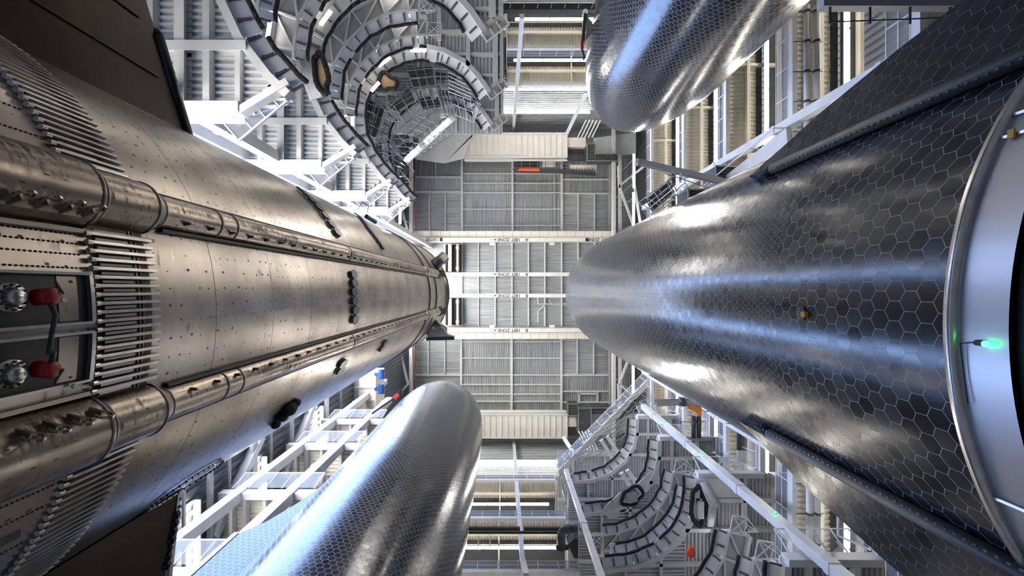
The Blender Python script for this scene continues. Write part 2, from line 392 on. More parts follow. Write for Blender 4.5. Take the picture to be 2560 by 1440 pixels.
# ------------------------------------------------------------------ the shell
H = 85.0; XL, XR = -17.4, 24.5; YT, YB = -30.5, 28.8; YT2, YB2 = -37.0, 35.0
struct('floor', MB().box(XL-1, 45, -50, 50, -1.9, -1.6), 'concrete')
c = MB()
corr(px_x(1152, H), px_x(1407, H), px_y(396, H), px_y(580, H), H, .42, .12, 'y', c)
corr(XL, px_x(1152, H), px_y(396, H), px_y(482, H), H, .42, .12, 'y', c)
corr(px_x(1407, H), XR, px_y(396, H), px_y(486, H), H, .42, .12, 'y', c)
corr(px_x(1152, H), px_x(1407, H), px_y(850, H), px_y(1034, H), H, .42, .12, 'y', c)
corr(px_x(1407, H), XR, px_y(938, H), px_y(1034, H), H, .42, .12, 'y', c)
c.box(XL-4, XR+4, YT2-3, YB2+3, H+.3, H+.5)
struct('ceiling', c, 'galvy')
c = MB()
corr(XL, px_x(1152, H), px_y(482, H), px_y(580, H), H, .42, .12, 'x', c)
corr(px_x(1407, H), XR, px_y(486, H), px_y(580, H), H, .42, .12, 'x', c)
corr(XL, XR, px_y(580, H), px_y(850, H), H, .42, .12, 'x', c)
corr(XL, px_x(1152, H), px_y(850, H), px_y(1034, H), H, .42, .12, 'x', c)
corr(px_x(1407, H), XR, px_y(850, H), px_y(938, H), H, .42, .12, 'x', c)
struct('ceiling_sheets', c, 'galv')
# walls; the left one holds the tall door opening hidden behind the steel rocket
DY0, DY1 = -8.0, 10.0
struct('wall_left', corr_wall('x', XL, YT2, DY0, -1.6, H+.3, .6, -.12, 'z', corr_wall('x', XL, DY1, YB2, -1.6, H+.3, .6, -.12, 'z')).box(XL-.4, XL-.2, DY0, DY1, 79.5, H), 'darkwall')
struct('wall_right', corr_wall('x', XR, YT2, YB2, -1.6, H+.3, .55, .12, 'z'), 'darkwall')
struct('wall_front', corr_wall('y', YT2, XL, XR, -1.6, 64, .5, -.12, 'z').box(XL, XR, YT2, YT, 64, 64.2), 'cream')
struct('wall_back', corr_wall('y', YB2, XL, XR, -1.6, 64, .5, .12, 'z').box(XL, XR, YB, YB2, 64, 64.2), 'cream')
struct('wall_front_upper', corr_wall('y', YT, XL, XR, 64, H+.3, .8, -.14, 'a'), 'galv')
struct('wall_back_upper', corr_wall('y', YB, XL, XR, 64, H+.3, .8, .14, 'a'), 'galv')
# roof framing
def rb(x0, y0, x1, y1, w, z=H-.25, h=.45):
    trim(MB().bar(pt(x0, y0, z), pt(x1, y1, z), w, h))
for x in (1155, 1281, 1404): rb(x, 396, x, 580, .42, H-.35, .6)
for x in (1153, 1279, 1403): rb(x, 848, x, 1036, .42, H-.35, .6)
for y in (434, 458, 482, 523, 564): rb(1158, y, 1279, y, .17); rb(1283, y, 1402, y, .17)
for y in (854, 895, 937, 961, 985, 1003, 1027): rb(1156, y, 1277, y, .19); rb(1281, y, 1401, y, .19)
for x in (1155, 1196, 1238, 1280, 1321, 1362, 1404, 1445, 1487): rb(x, 606, x, 815, .24)
for y in (443, 480): rb(1037, y, 1153, y, .26)
for y in (449, 484): rb(1407, y, 1524, y, .26)
for x in (1074, 1114, 1445, 1486): rb(x, 485, x, 580, .22)
for x in (1071, 1112, 1443, 1484): rb(x, 848, x, 937, .22)
for y in (937,): rb(1034, y, 1151, y, .3); rb(1405, y, 1524, y, .34)
for y in (978, 1005): rb(1406, y, 1524, y, .24)
for y in (1003,): rb(1034, y, 1151, y, .24)
for x in (1051, 1090): rb(x, 408, x, 442, .16)
trim(MB().bar(pt(1386, 440, H-.3), pt(1386, 576, H-.3), .4, .2), 'grey')
trim(MB().bar(pt(1444, 984, H-.4), pt(1494, 984, H-.4), .3, .3)); trim(MB().bar(pt(1448, 980, H-.4), pt(1448, 1004, H-.4), .25, .3)); trim(MB().bar(pt(1494, 980, H-.4), pt(1494, 1004, H-.4), .25, .3))
# long runway columns / beams along both sides of the roof
for x, z, wd in ((1030, 84, .75), (1533, 84, .8), (1550, 82, .45)):
    trim(MB().bar(pt(x, 386, z), pt(x, 590, z), wd, .8)); trim(MB().bar(pt(x, 842, z), pt(x, 1034, z), wd, .8))
trim(MB().bar(pt(1524, 400, 83.6), pt(1524, 1034, 83.6), .3, .6), 'grey')
tag(MB().tube(pt(1036, 396, 82), pt(1036, 585, 82), .17).tube(pt(1036, 845, 82), pt(1036, 1000, 82), .17).build('sprinkler_main', 'redbrown', smooth=True),
    'long red brown pipe along the left edge of the roof', 'pipe')
for k, (x, z, ya, yb, l) in enumerate(((1585, 72, 384, 470, 'bright strip light right of the roof, upper'), (1584, 72, 480, 575, 'bright strip light right of the roof, beside the A girders'),
        (1583, 72, 880, 1000, 'bright strip light right of the roof, lower'), (1000, 70, 440, 560, 'bright strip light left of the roof, upper'), (975, 70, 905, 1000, 'bright strip light left of the roof, lower'))):
    sl = strip_light(pt(x, ya, z), pt(x, yb, z), l, .34, 'lamphi', group='high strip lights beside the roof')
    for t in (.15, .85): q = pt(x, ya+(yb-ya)*t, z); MB().tube(q+Vector((0, 0, .13)), (q.x, q.y, H-.1), .03, 6).build('hanger', 'white', sl)
for poly, nm in (([(XL, -21.5), (-.3, -21.5), (-.3, YT2), (XL, YT2)], 'a'), ([(7.3, 22.5), (XR, 22.5), (XR, YB2), (7.3, YB2)], 'b')):
    x0, x1 = poly[0][0], poly[1][0]; y0, y1 = sorted((poly[0][1], poly[2][1]))
    struct('ceiling_bay', corr(x0, x1, y0, y1, 62, .5, .12, 'y').box(x0, x1, y0, y1, 62.3, 62.4), 'soffit')
    for i in range(4): trim(MB().ibeam((x0, y0+(y1-y0)*i/4+.3, 61.7), (x1, y0+(y1-y0)*i/4+.3, 61.7), .35, .5))
    for i in range(4): trim(MB().ibeam((x0+(x1-x0)*(i+.5)/4, y0, 61.8), (x0+(x1-x0)*(i+.5)/4, y1, 61.8), .3, .4))
# bracing trusses between roof and side walls
def brace(pts, z, wd=.35, m='white'):
    mb = MB()
    for (a, b) in pts: mb.bar(pt(*a, z), pt(*b, z), wd, wd)
    trim(mb, m)
brace([((1548, 465), (1582, 438)), ((1548, 465), (1584, 565)), ((1546, 415), (1548, 470))], 76)
brace([((1582, 438), (1640, 392)), ((1582, 438), (1600, 555))], 74)
brace([((1548, 960), (1582, 990)), ((1548, 960), (1578, 880)), ((1546, 960), (1548, 1030))], 76)
brace([((1582, 990), (1640, 1040))], 74)
brace([((1028, 455), (990, 425)), ((1028, 455), (1003, 520)), ((1003, 520), (1020, 580))], 76)
brace([((1020, 960), (985, 1000)), ((1020, 960), (1000, 880)), ((970, 905), (1005, 985))], 76)
# white sloping soffit sheets in the roof corners
for k, poly in enumerate(([(1038, 398), (1050, 330), (1180, 318), (1182, 340), (1110, 408)], [(1110, 408), (1182, 335), (1160, 396)],
             [(1484, 345), (1590, 330), (1590, 384), (1552, 388), (1488, 384)], [(1483, 1040), (1590, 1035), (1575, 1080), (1483, 1092)])):
    trim(MB().prism([tuple(pt(x, y, 79)[:2]) for x, y in poly], 79, 79.2), 'white')

# ------------------------------------------------------------------ bridge cranes
def bridge(yg, yr, zone, label, side):
    z = 79.0; e = empty('bridge_crane', (px_x(1281, z), px_y((yg+yr)/2, z), z-1), label, 'crane', 'overhead bridge cranes')
    x0, x1 = px_x(1034, z), px_x(1529, z)
    Y0 = px_y(yg, z); s = side
    MB().box(x0, x1, Y0-.35, Y0+.35, z-.5, z+1.2).build('girder', 'white', e)
    pan = MB(); n = 22; st = (x1-x0)/n
    for i in range(n):
        pan.box(x0+i*st+.03, x0+(i+1)*st-.03, Y0+s*.45, Y0+s*1.55, z+.1, z+.22)
    pan.build('walkway_panels', 'creamw', e)
    fr = MB().bar((x0, Y0+s*1.6, z+.2), (x1, Y0+s*1.6, z+.2), .08, .3)
    for i in range(n+1): fr.bar((x0+i*st, Y0+s*.4, z+.3), (x0+i*st, Y0+s*1.6, z+.3), .08, .25)
    fr.build('walkway_frame', 'grey', e)
    Y1 = px_y(yr, z)
    MB().box(x0, x1, Y1-.33, Y1+.33, z-.5, z+1.2).build('girder', 'white', e)
    for yy in (Y0, Y1):
        text_mesh(zone+'    180T ZONE', .78, px_x(1282, z-.5), yy, z-.515, 'ink', e)
        lg = MB()
        for a in range(3): lg.bar((px_x(1226, z)+.45*a, yy-.12+.1*(a % 2), z-.51), (px_x(1226, z)+.3+.45*a, yy+.1-.1*(a % 2), z-.51), .06, .02)
        lg.tube((px_x(1238, z), yy, z-.52), (px_x(1238, z), yy, z-.5), .13, 8)
        lg.build('emblem', 'ink', e)
    for xx in ((1104, 1466) if zone == 'A' else (1464,)): MB().box(px_x(xx-3.5, z), px_x(xx+3.5, z), Y0-.3, Y0+.3, z-.53, z-.51).build('marker', 'black', e)
    if zone == 'A': text_mesh('150T ZONE', .78, px_x(1069, z-.5), Y0, z-.515, 'ink', e)
    text_mesh('150T ZONE', .78, px_x(1497, z-.5), Y0, z-.515, 'ink', e)
    for xx in (1230, 1380): MB().box(px_x(xx-6, z), px_x(xx+6, z), Y0-s*.4, Y0-s*.9, z-.1, z+.4).build('bracket', 'white', e)
    return e
bridge(600, 686, 'A', 'overhead bridge crane with two white girders marked A 180T ZONE', -1)
bridge(825, 739, 'B', 'overhead bridge crane with two white girders marked B 180T ZONE', 1)
for yy, w_, lab in ((643, (610, 680), 'cream hoist trolley in the dark slot between the A girders'), (778, (745, 814), 'cream hoist trolley in the dark slot between the B girders')):
    z = 81; e = empty('crane_trolley', pt(1136, yy, z), lab, 'crane trolley')
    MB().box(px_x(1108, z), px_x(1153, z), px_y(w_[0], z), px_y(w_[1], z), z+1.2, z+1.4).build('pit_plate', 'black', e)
    for xx, wd, m in ((1112, .25, 'creamw'), (1125, .6, 'creamw'), (1144, .35, 'creamw')):
        MB().ibeam(pt(xx, w_[0]+1, z), pt(xx, w_[1]-1, z), wd, .6).build('rail', m, e)
    dr = MB()
    for k in range(6):
        y = w_[0]+6+k*(w_[1]-w_[0]-12)/5; dr.box(px_x(1121, z), px_x(1129, z), px_y(y-2, z), px_y(y+2, z), z-.5, z-.3)
    dr.build('drive_box', 'cream', e)
    MB().tube(pt(1144, w_[0]+6, z-.5), pt(1144, w_[0]+13, z-.5), .3, 10).tube(pt(1144, w_[1]-13, z-.5), pt(1144, w_[1]-6, z-.5), .3, 10).build('wheel', 'cream', e)
tag(MB().path([pt(1345, 743, 84.4), pt(1345, 760, 84.4), pt(1430, 760, 84.4)], .1, 6).path([pt(1345, 806, 84.4), pt(1345, 778, 84.4), pt(1362, 762, 84.4)], .1, 6).tube(pt(1371, 750, 84.4), pt(1380, 760, 84.4), .08, 6).build('conduit', 'white'),
    'thin white bent conduit under the roof right of centre', 'pipe')
for xx in (-16.3, 18.9): trim(MB().bar((xx, YT+.2, 77.9), (xx, YB-.2, 77.9), .5, .9))
# panelled ducts at both ends of the roof
def duct(y0, y1, label, lo):
    z = 79.5; x0, x1 = px_x(1160 if lo < 0 else 1150, z), px_x(1418, z); a, b = px_y(y0, z), px_y(y1, z)
    e = empty('panelled_duct', ((x0+x1)/2, (a+b)/2, z), label, 'duct', 'panelled ducts at the roof ends')
    MB().box(x0, x1, a, b, z, z+3).build('casing', 'creamw', e)
    fr = MB().box(x0, x1, a-.15, a+.15, z-.15, z).box(x0, x1, b-.15, b+.15, z-.15, z)
    n = 18
    for i in range(n+1):
        x = x0+(x1-x0)*i/n; fr.box(x-.05, x+.05, a, b, z-.14, z)
    fr.build('rib_frame', 'white', e)
    yy = b+.6 if lo < 0 else a-.6
    MB().tube((x0, yy, z-.2), (x1, yy, z-.2), .14, 8).build('pipe', 'white', e)
    x2 = px_x(1465, z)
    MB().box(x1+.1, x2, a+(b-a)*.15, b-(b-a)*.45, z+.2, z+2).build('side_casing', 'creamw', e)
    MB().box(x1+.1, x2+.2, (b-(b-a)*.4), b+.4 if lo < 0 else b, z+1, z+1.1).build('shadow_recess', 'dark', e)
    return e
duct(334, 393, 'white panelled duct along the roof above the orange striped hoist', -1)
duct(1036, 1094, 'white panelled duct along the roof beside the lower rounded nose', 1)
# service platform with an orange red stripe
z = 80; e = empty('maintenance_hoist', pt(1340, 420, z), 'dark maintenance gantry with an orange red stripe under the roof', 'hoist')
MB().prism([tuple(pt(x, y, z)[:2]) for x, y in ((1281, 424), (1290, 419), (1400, 423), (1490, 436), (1488, 440), (1400, 434), (1290, 432))], z-.4, z).build('boom', 'dark', e)
MB().prism([tuple(pt(x, y, z)[:2]) for x, y in ((1292, 429), (1299, 423), (1348, 423), (1348, 430))], z-.5, z-.4).build('stripe', 'orangered', e)
corr(px_x(1356, z), px_x(1388, z), px_y(402, z), px_y(421, z), z, .35, .08, 'y').build('side_panel', 'cream', e)
corr(px_x(1425, z), px_x(1492, z), px_y(412, z), px_y(430, z), z, .35, .08, 'y').build('side_panel', 'cream', e)
g = MB()
for k in range(8): g.tube(pt(1284+k*20, 403, z), pt(1284+k*20, 420, z), .05, 6)
for y in (403, 410, 418): g.tube(pt(1284, y, z), pt(1424, y, z), .05, 6)
g.build('railing', 'tube', e)
g = MB()
for k in range(9): g.tube(pt(1425+k*7, 421, z-.2), pt(1432+k*7, 436, z-.2), .06, 6)
for k in range(3): g.tube(pt(1425, 424+4*k, z-.2), pt(1488, 428+4*k, z-.2), .06, 6)
g.build('stair_mesh', 'dark', e)
MB().box(px_x(1286, z), px_x(1350, z), px_y(398, z), px_y(419, z), z+1.5, z+1.6).build('back_plate', 'dark', e)
# corrugated ducts in the roof corners
def tower(x0, y0, x1, y1, z, label, m='grime', n=8):
    e = empty('corrugated_box', pt((x0+x1)/2, (y0+y1)/2, z), label, 'container')
    X0, Y0 = pt(x0, y0, z)[:2]; X1, Y1 = pt(x1, y1, z)[:2]
    corr(X0, X1, Y0, Y1, z, abs(Y1-Y0)/n, .12, 'x').box(X0, X1, Y0, Y1, z+.2, z+2.3).build('body', m, e)
    fr = MB()
    for (a, b) in (((X0, Y0), (X1, Y0)), ((X1, Y0), (X1, Y1)), ((X1, Y1), (X0, Y1)), ((X0, Y1), (X0, Y0))): fr.tube((*a, z-.1), (*b, z-.1), .09, 6)
    for a in ((X0, Y0), (X1, Y0), (X1, Y1), (X0, Y1)): fr.tube((*a, z-.1), (*a, z+2.4), .09, 6)
    fr.build('frame', 'tube', e); return e
tower(1468, 360, 1488, 402, 77, 'narrow grey corrugated riser beside the upper panelled duct', 'grime', 5)
tower(1488, 385, 1545, 402, 77, 'flat grey corrugated box in the upper right roof corner', 'grime', 4)
tower(1446, 1020, 1478, 1082, 77, 'grey corrugated riser beside the lower panelled duct', 'grime', 10)
tower(1420, 1010, 1446, 1038, 78, 'small dark scaffold clad box at the duct corner', 'board', 4)
tower(1478, 1020, 1541, 1036, 77.5, 'flat grey corrugated box in the lower right roof corner', 'grime', 4)
# bundles of sloping pipes near the roof corners
def pipes(a, b, dx, n, z0, z1, label):
    mb = MB()
    for k in range(n): mb.tube(pt(a[0]+dx*k, a[1], z0), pt(b[0]+dx*k, b[1], z1), .11, 6)
    tag(mb.build('pipe_bundle', 'white'), label, 'pipes')
pipes((1466, 300), (1444, 344), 9, 5, 74, 76, 'bundle of sloping pipes above the upper duct end')
pipes((1447, 1078), (1478, 1140), 8, 4, 76, 72, 'bundle of sloping pipes below the lower duct end')
for a, b in (((1466, 232), (1418, 332)), ((1410, 1095), (1440, 1140))): trim(MB().bar(pt(*a, 68), pt(*b, 76), .55, .55))

# ------------------------------------------------------------------ end walls and right side aisle: stacked walkways with soffit, edge beam, rail and strip light
def side_fn(side):
    if side == 'right': return lambda a, d, z: Vector((18.6+d, a, z))
    if side == 'top': return lambda a, d, z: Vector((a, -28.5-d, z))
    return lambda a, d, z: Vector((a, 27+d, z))
def walkway(side, a0, a1, z, label, lightlab, depth=4.6, lights=True, soff='cream', edge='white', railp=1.9, lgap=1):
    P = side_fn(side); e = empty('wall_walkway', P((a0+a1)/2, depth/2, z), label, 'walkway', 'walkways along the '+side+' side')
    q = MB()
    n = int((a1-a0)/.36); st = (a1-a0)/n                       # ribs run outwards
    prof = []
    for i in range(n):
        a = a0+i*st; prof += [(a, z+.3), (a+st*.4, z+.3), (a+st*.5, z+.4), (a+st*.9, z+.4)]
    prof.append((a1, z+.3))
    for a, zz in prof: q.v += [tuple(P(a, .5, zz)), tuple(P(a, 2.75, zz))]
    for i in range(len(prof)-1): q.f.append((2*i, 2*i+1, 2*i+3, 2*i+2))
    q.build('soffit', soff, e)
    MB().bar(P(a0, 3.0, z+.32), P(a1, 3.0, z+.32), .5, .06).build('grey_strip', 'grime', e); MB().bar(P(a0, (3.45+depth)/2, z+.36), P(a1, (3.45+depth)/2, z+.36), depth-3.45, .06).build('dark_panel', 'darkwall', e)
    q = MB(); q.bar(P(a0, .15, z+.1), P(a1, .15, z+.1), .32, .5); q.build('edge_beam', edge, e)
    for d in (1.9, depth-.1):
        MB().bar(P(a0, d, z+.05), P(a1, d, z+.05), .26, .4).build('joist', soff, e)
    nb = max(1, int((a1-a0)/7.5))
    for k in range(nb+1):
        a = a0+(a1-a0)*k/nb; MB().bar(P(a, .3, z+.08), P(a, depth, z+.08), .2, .4).build('cross_beam', soff, e)
    ra = MB(); npst = max(2, int((a1-a0)/railp)); H1 = 1.35
    for k in range(npst+1):
        a = a0+(a1-a0)*k/npst; ra.bar(P(a, 0, z+.3), P(a, 0, z+.3+H1), .06, .06)
        ra.bar(P(a, 0, z+.3), P(a, .9, z+.3), .06, .06)
    for h in (.35, .3+H1/2, .3+H1): ra.bar(P(a0, 0, z+h), P(a1, 0, z+h), .05, .05)
    ra.build('railing', edge, e)
    g = MB(); g.quad([P(a0, .03, z+.35), P(a1, .03, z+.35), P(a1, .03, z+.3+H1), P(a0, .03, z+.3+H1)]); g.build('guard_mesh', 'mesh', e)
    if lights: strip_light(P(a0+lgap, 3.1, z-.7), P(a1-lgap, 3.1, z-.7), lightlab, .3)
    return e
LV = [57.0, 46.7, 37.8, 29.1, 20.2, 11.5]
for k, z in enumerate(LV):
    walkway('right', -34, 34, z, '%s long walkway on the right side wall with cream soffit and railing' % ORD[k], 'long strip light under the %s walkway of the right side wall' % ORD[k], edge='white', lights=z > 25)
LT = [62.6, 53.2, 44.7, 35.5]
for k, z in enumerate(LT):
    walkway('top', .2, 18.4, z, '%s walkway on the end wall between the curved decks and the upper rocket' % ORD[k], 'strip light under the %s walkway of the wall beside the upper rocket' % ORD[k], depth=6.5, lights=z > 40)
LB = [63.3, 52.8, 42.8, 33.5]
for k, z in enumerate(LB):
    walkway('bottom', -16.5, 7.2, z, '%s walkway on the end wall beside the lower rounded nose' % ORD[k], 'strip light under the %s walkway of the wall beside the lower rocket' % ORD[k], depth=6.5, lights=z > 40)
for k, z in enumerate((76.2, 67.3)):
    strip_light((-3.5, YT+.5, z), (14.5, YT+.5, z), '%s strip light on the grey corrugated end wall above the upper rocket' % ORD[k], .34, 'lamphi', group='end wall strip lights')
strip_light((-5, YB-.4, 73.5), (13, YB-.4, 73.5), 'bright strip light on the grey end wall under the lower duct', .5, 'lamphi', group='end wall strip lights')
trim(MB().bar((-8, YB-.2, 68), (13, YB-.2, 68), .3, .4), 'grey')
# rigid frame columns of the end walls (leaning a little inwards as they rise)
for a in ([pt(1283, 330, 84), pt(1291, 228, 64), pt(1305, 40, 47)], [pt(1284, 1096, 84), pt(1292, 1215, 62), pt(1306, 1400, 45), pt(1315, 1440, 40)]):
    mb = MB()
    for p, q in zip(a, a[1:]): mb.bar(p, q, .5, .5)
    trim(mb)
for xx in (1196, 1225): trim(MB().bar(pt(xx, 1300, 52), pt(xx, 1375, 52), .12, .12), 'cream')

# tall box columns
def column(x, y, z0, z1, w_, label, m='white', name='box_column'):
    e = empty(name, (x, y, z0), label, 'column')
    MB().box(x-w_/2, x+w_/2, y-w_/2, y+w_/2, z0, z1).build('shaft', m, e)
    sp = MB(); k = z0+6
    while k < z1-1:
        sp.box(x-w_/2-.04, x+w_/2+.04, y-w_/2-.04, y+w_/2+.04, k, k+.35); k += 8.7
    sp.build('splice', m, e); return e
column(-13.85, -7.95, -1.6, 84, .62, 'white box column at the corner of the curved decks beside the steel rocket')
column(-16.0, -8.2, -1.6, 84, .75, 'white box column hugging the upper edge of the steel rocket')
column(18.6, -10.8, -1.6, 60, .55, 'pale box column rising behind the upper flap of the tiled rocket')
column(18.6, 11.0, -1.6, 60, .6, 'pale box column rising behind the lower flap of the tiled rocket')
column(16.05, 13.65, -1.6, 52, .55, 'pale box column at the corner of the lower right curved decks')
column(-16.0, 12.4, -1.6, 60, .6, 'white box column nearest the lower edge of the steel rocket')
column(-12.9, 12.4, -1.6, 50, .62, 'white box column between the steel rocket and the lower rocket')
column(6.95, 20.7, -1.6, 51, .45, 'pale column at the left corner of the lower right decks')
# sloping stair stringers beside the columns
def stair(a, b, label, s):
    e = empty('stair_flight', a, label, 'stairs'); a = Vector(a); b = Vector(b)
    MB().bar(a, b, 1.1, .3, (1, 0, 0)).build('stringer_plate', 'white', e)
    r = MB(); o = Vector((-.25, 0, 0)); n = 9
    for k in range(n+1):
        p = a+(b-a)*k/n; r.tube(p+o+Vector((0, s*.5, 0)), p+o*4+Vector((0, s*.5, 0)), .05, 6)
    r.tube(a+o*4+Vector((0, s*.5, 0)), b+o*4+Vector((0, s*.5, 0)), .05, 6); r.build('handrail', 'white', e)
stair((18.4, -9.9, 29), (18.4, -6.2, 56), 'steep pale stair stringer running from the upper column to the roof side', -1)
stair((18.4, 10.4, 25), (18.4, 7.5, 56), 'steep pale stair stringer running from the lower column to the roof side', 1)
# left wall framing near the lower left
for k, z in enumerate((22, 26, 30.5, 36, 43, 52)):
    trim(MB().bar((XL+.3, 10.2, z), (XL+.3, 28, z), .22, .3 if k % 2 else .6), 'white' if k % 2 == 0 else 'grey')
for z in (15, 17.2, 19.5, 24, 28, 33, 39, 47): trim(MB().bar((XL+.2, 10.2, z), (XL+.2, 28, z), .12, .16), 'grey')
for y in (13.5, 17, 20.5, 24): trim(MB().bar((XL+.15, y, 10), (XL+.15, y, 60), .12, .2), 'galv')
for y, z in ((10.4, 23.5), (10.4, 31.5), (10.4, 40)):
    trim(MB().bar((XL+.2, y, z), (XL+.2, y+4.2, z-5.2), .6, .5))
strip_light((XL+.2, 11, 42), (XL+.2, 14.6, 42), 'upright strip light on the dark left wall above the second lower platform', .3)
strip_light((XL+.2, 12, 32), (XL+.2, 15.6, 32), 'upright strip light on the dark left wall near the third lower platform', .3)
strip_light((XL+.2, 11.8, 25), (XL+.2, 15.8, 25), 'upright strip light on the dark left wall beside the charred flap edge', .3)
strip_light((XL+.2, 9.3, 58), (XL+.2, 13, 58), 'upright strip light on the left wall by the blue brackets', .3)
for y0, z0, y1, z1 in ((-9.5, 36, -13, 42), (-9.5, 27, -13, 33), (-9.5, 45, -14, 52), (-9.5, 19, -13, 25)):
    trim(MB().bar((XL+.2, y0, z0), (XL+.2, y1, z1), .5, .5)); trim(MB().bar((XL+.2, y1, z0), (XL+.2, y0, z1), .3, .3))
# white braced box with blue brackets
z = 52; e = empty('panelled_cabinet', pt(912, 985, z), 'white panelled box above the lower platforms beside the blue brackets', 'cabinet')
MB().box(px_x(885, z), px_x(938, z), px_y(935, z), px_y(1035, z), z, z+4).build('body', 'creamw', e)
f = MB()
for y in (935, 968, 1000, 1034): f.bar(pt(885, y, z-.1), pt(938, y, z-.1), .15, .15)
for x in (885, 938): f.bar(pt(x, 935, z-.1), pt(x, 1035, z-.1), .2, .2)
f.build('frame', 'white', e)
z = 52
for y, l in ((935, 'upper blue bracket on the frame above the bottom rocket nose'), (972, 'lower blue bracket on the frame above the bottom rocket nose')):
    tag(MB().tube(pt(953, y-12, z), pt(953, y+12, z), .35, 10).box(px_x(937, z), px_x(953, z), px_y(y-4, z), px_y(y+4, z), z-.2, z+.2).build('pipe_bracket', 'blue'), l, 'bracket', 'blue brackets')

# ------------------------------------------------------------------ curved work decks
TLC, BRC = Vector((-6.6, -13.7)), Vector((9.75, 15.4))
ARC_TL = [(-2.3, 5.5), (-3.1, 4.75), (-4.3, 3.2), (-5.1, 1.5), (-5.35, 0), (-5.1, -1.7), (-4.3, -3.1), (-3.1, -4.3), (-1.6, -5.1), (0, -5.35), (1.7, -5.0), (3.4, -4.1), (4.4, -3), (5.2, -1.8)]
ARC_BR = [(4.85, -.9), (4.8, .7), (4.5, 2.2), (3.6, 3.7), (2.0, 5.1), (.2, 5.8), (-2.4, 6.1)]
def offset_poly(pts, c, d):
    out = []
    for i, p in enumerate(pts):
        a = pts[max(i-1, 0)]; b = pts[min(i+1, len(pts)-1)]; t = (Vector(b)-Vector(a)).normalized(); n = Vector((t.y, -t.x))
        if n.dot(Vector(c)-Vector(p)) < 0: n = -n
        out.append(tuple(Vector(p)+n*d))
    return out
def resample(pts, st):
    out = [Vector(pts[0])]; acc = 0
    for a, b in zip(pts, pts[1:]):
        a = Vector(a); b = Vector(b); L = (b-a).length; t = st-acc
        while t < L: out.append(a+(b-a)*t/L); t += st
        acc = (acc+L) % st if L >= st-acc else acc+L
    return out
def pads(pts, c, z, parent, w_=.72, bump=True, seed=0):
    """white hinged flap plates with dark brackets and a black foam bumper round the opening"""
    rnd = random.Random(seed); inn = offset_poly(pts, c, w_)
    for i in range(len(pts)-1):
        a, b, cc, d = Vector(pts[i]), Vector(pts[i+1]), Vector(inn[i+1]), Vector(inn[i])
        g = .04/max((b-a).length, .1); a2, b2, c2, d2 = a.lerp(b, g), b.lerp(a, g), cc.lerp(d, g), d.lerp(cc, g)
        dz = rnd.uniform(-.05, .05); m = MB(); lo = z-.12+dz; hi = z+.16+dz; v = [(*a2, lo), (*b2, lo), (*c2, hi), (*d2, hi), (*a2, lo+.05), (*b2, lo+.05), (*c2, hi+.05), (*d2, hi+.05)]
        m.v = v; m.f = [(0, 3, 2, 1), (4, 5, 6, 7), (0, 1, 5, 4), (1, 2, 6, 5), (2, 3, 7, 6), (3, 0, 4, 7)]; m.build('flap_plate', 'pad', parent)
    P0 = resample(pts, .95)
    for p in P0:
        best = min(range(len(pts)-1), key=lambda i: ((Vector(pts[i])+Vector(pts[i+1]))/2-p).length)
        t = (Vector(pts[best+1])-Vector(pts[best])).normalized(); n = Vector((t.y, -t.x))
        if n.dot(Vector(c)-p) < 0: n = -n
        q = p+n*w_*.8
        MB().bar((p.x+n.x*.06, p.y+n.y*.06, z-.2), (q.x, q.y, z+.02), .10, .08).tube((p.x+n.x*.1+t.x*.07, p.y+n.y*.1+t.y*.07, z-.23), (q.x-n.x*.08, q.y-n.y*.08, z-.04), .02, 5).build('bracket', 'bracket', parent)
    if bump:
        rr = resample(offset_poly(pts, c, w_+.06), .5); segs = []; cur = []
        for k, p in enumerate(rr):
            cur.append((p.x+rnd.uniform(-.05, .05), p.y+rnd.uniform(-.05, .05), z+.08))
            if len(cur) > 5 and rnd.random() < .16: segs.append(cur); cur = []
        if len(cur) > 1: segs.append(cur)
        for s_ in segs: MB().path(s_, .11, 8).build('bumper', 'foam', parent, smooth=True)
def fascia(pts, c, z, parent, w_=.36, h=.55, m='white'):
    mb = MB(); o = offset_poly(pts, c, -w_)
    for i in range(len(pts)-1):
        a, b, cc, d = pts[i], pts[i+1], o[i+1], o[i]
        mb.prism([a, b, cc, d], z-h, z)
    mb.build('edge_beam', m, parent)
def main_deck(C, arc, outer, z, label, k, joists, split, soffits=('soffit', 'soffit')):
    pts = [(C.x+x, C.y+y) for x, y in arc]; c = C[:]
    e = empty('curved_work_deck', (*pts[0], z), label, 'work deck', 'main work decks')
    poly = offset_poly(pts, c, -.1)+outer
    MB().prism(poly, z+.12, z+.25).build('deck_plate', soffits[0], e)
    ribs = MB(); x0 = min(p[0] for p in poly); x1 = max(p[0] for p in poly); y0 = min(p[1] for p in poly); y1 = max(p[1] for p in poly)
    y = y0+.2                                    # ribs along X left of the split, along Y right of it
    while y < y1:
        for a, b in scan(poly, y, 'x'):
            a2, b2 = (a, min(b, split)) if split > 0 or True else (a, b)
            if b2-a > .2: ribs.box(a, b2, y, y+.11, z-.04, z+.12)
        y += .29
    x = split
    while x < x1:
        for a, b in scan(poly, x, 'y'):
            if b-a > .2: ribs.box(x, x+.11, a, b, z-.04, z+.12)
        x += .29
    ribs.build('ribbed_soffit', soffits[0], e)
    for ax, cc, w_, h in joists:
        for mb in line_beams(poly, cc, ax, z-h/2+.05, w_, h, 'i' if w_ > .3 else 'b'): mb.build('joist', 'white', e)
    fascia(pts, c, z+.1, e); pads(pts, c, z-.1, e, seed=k)
    return e, pts
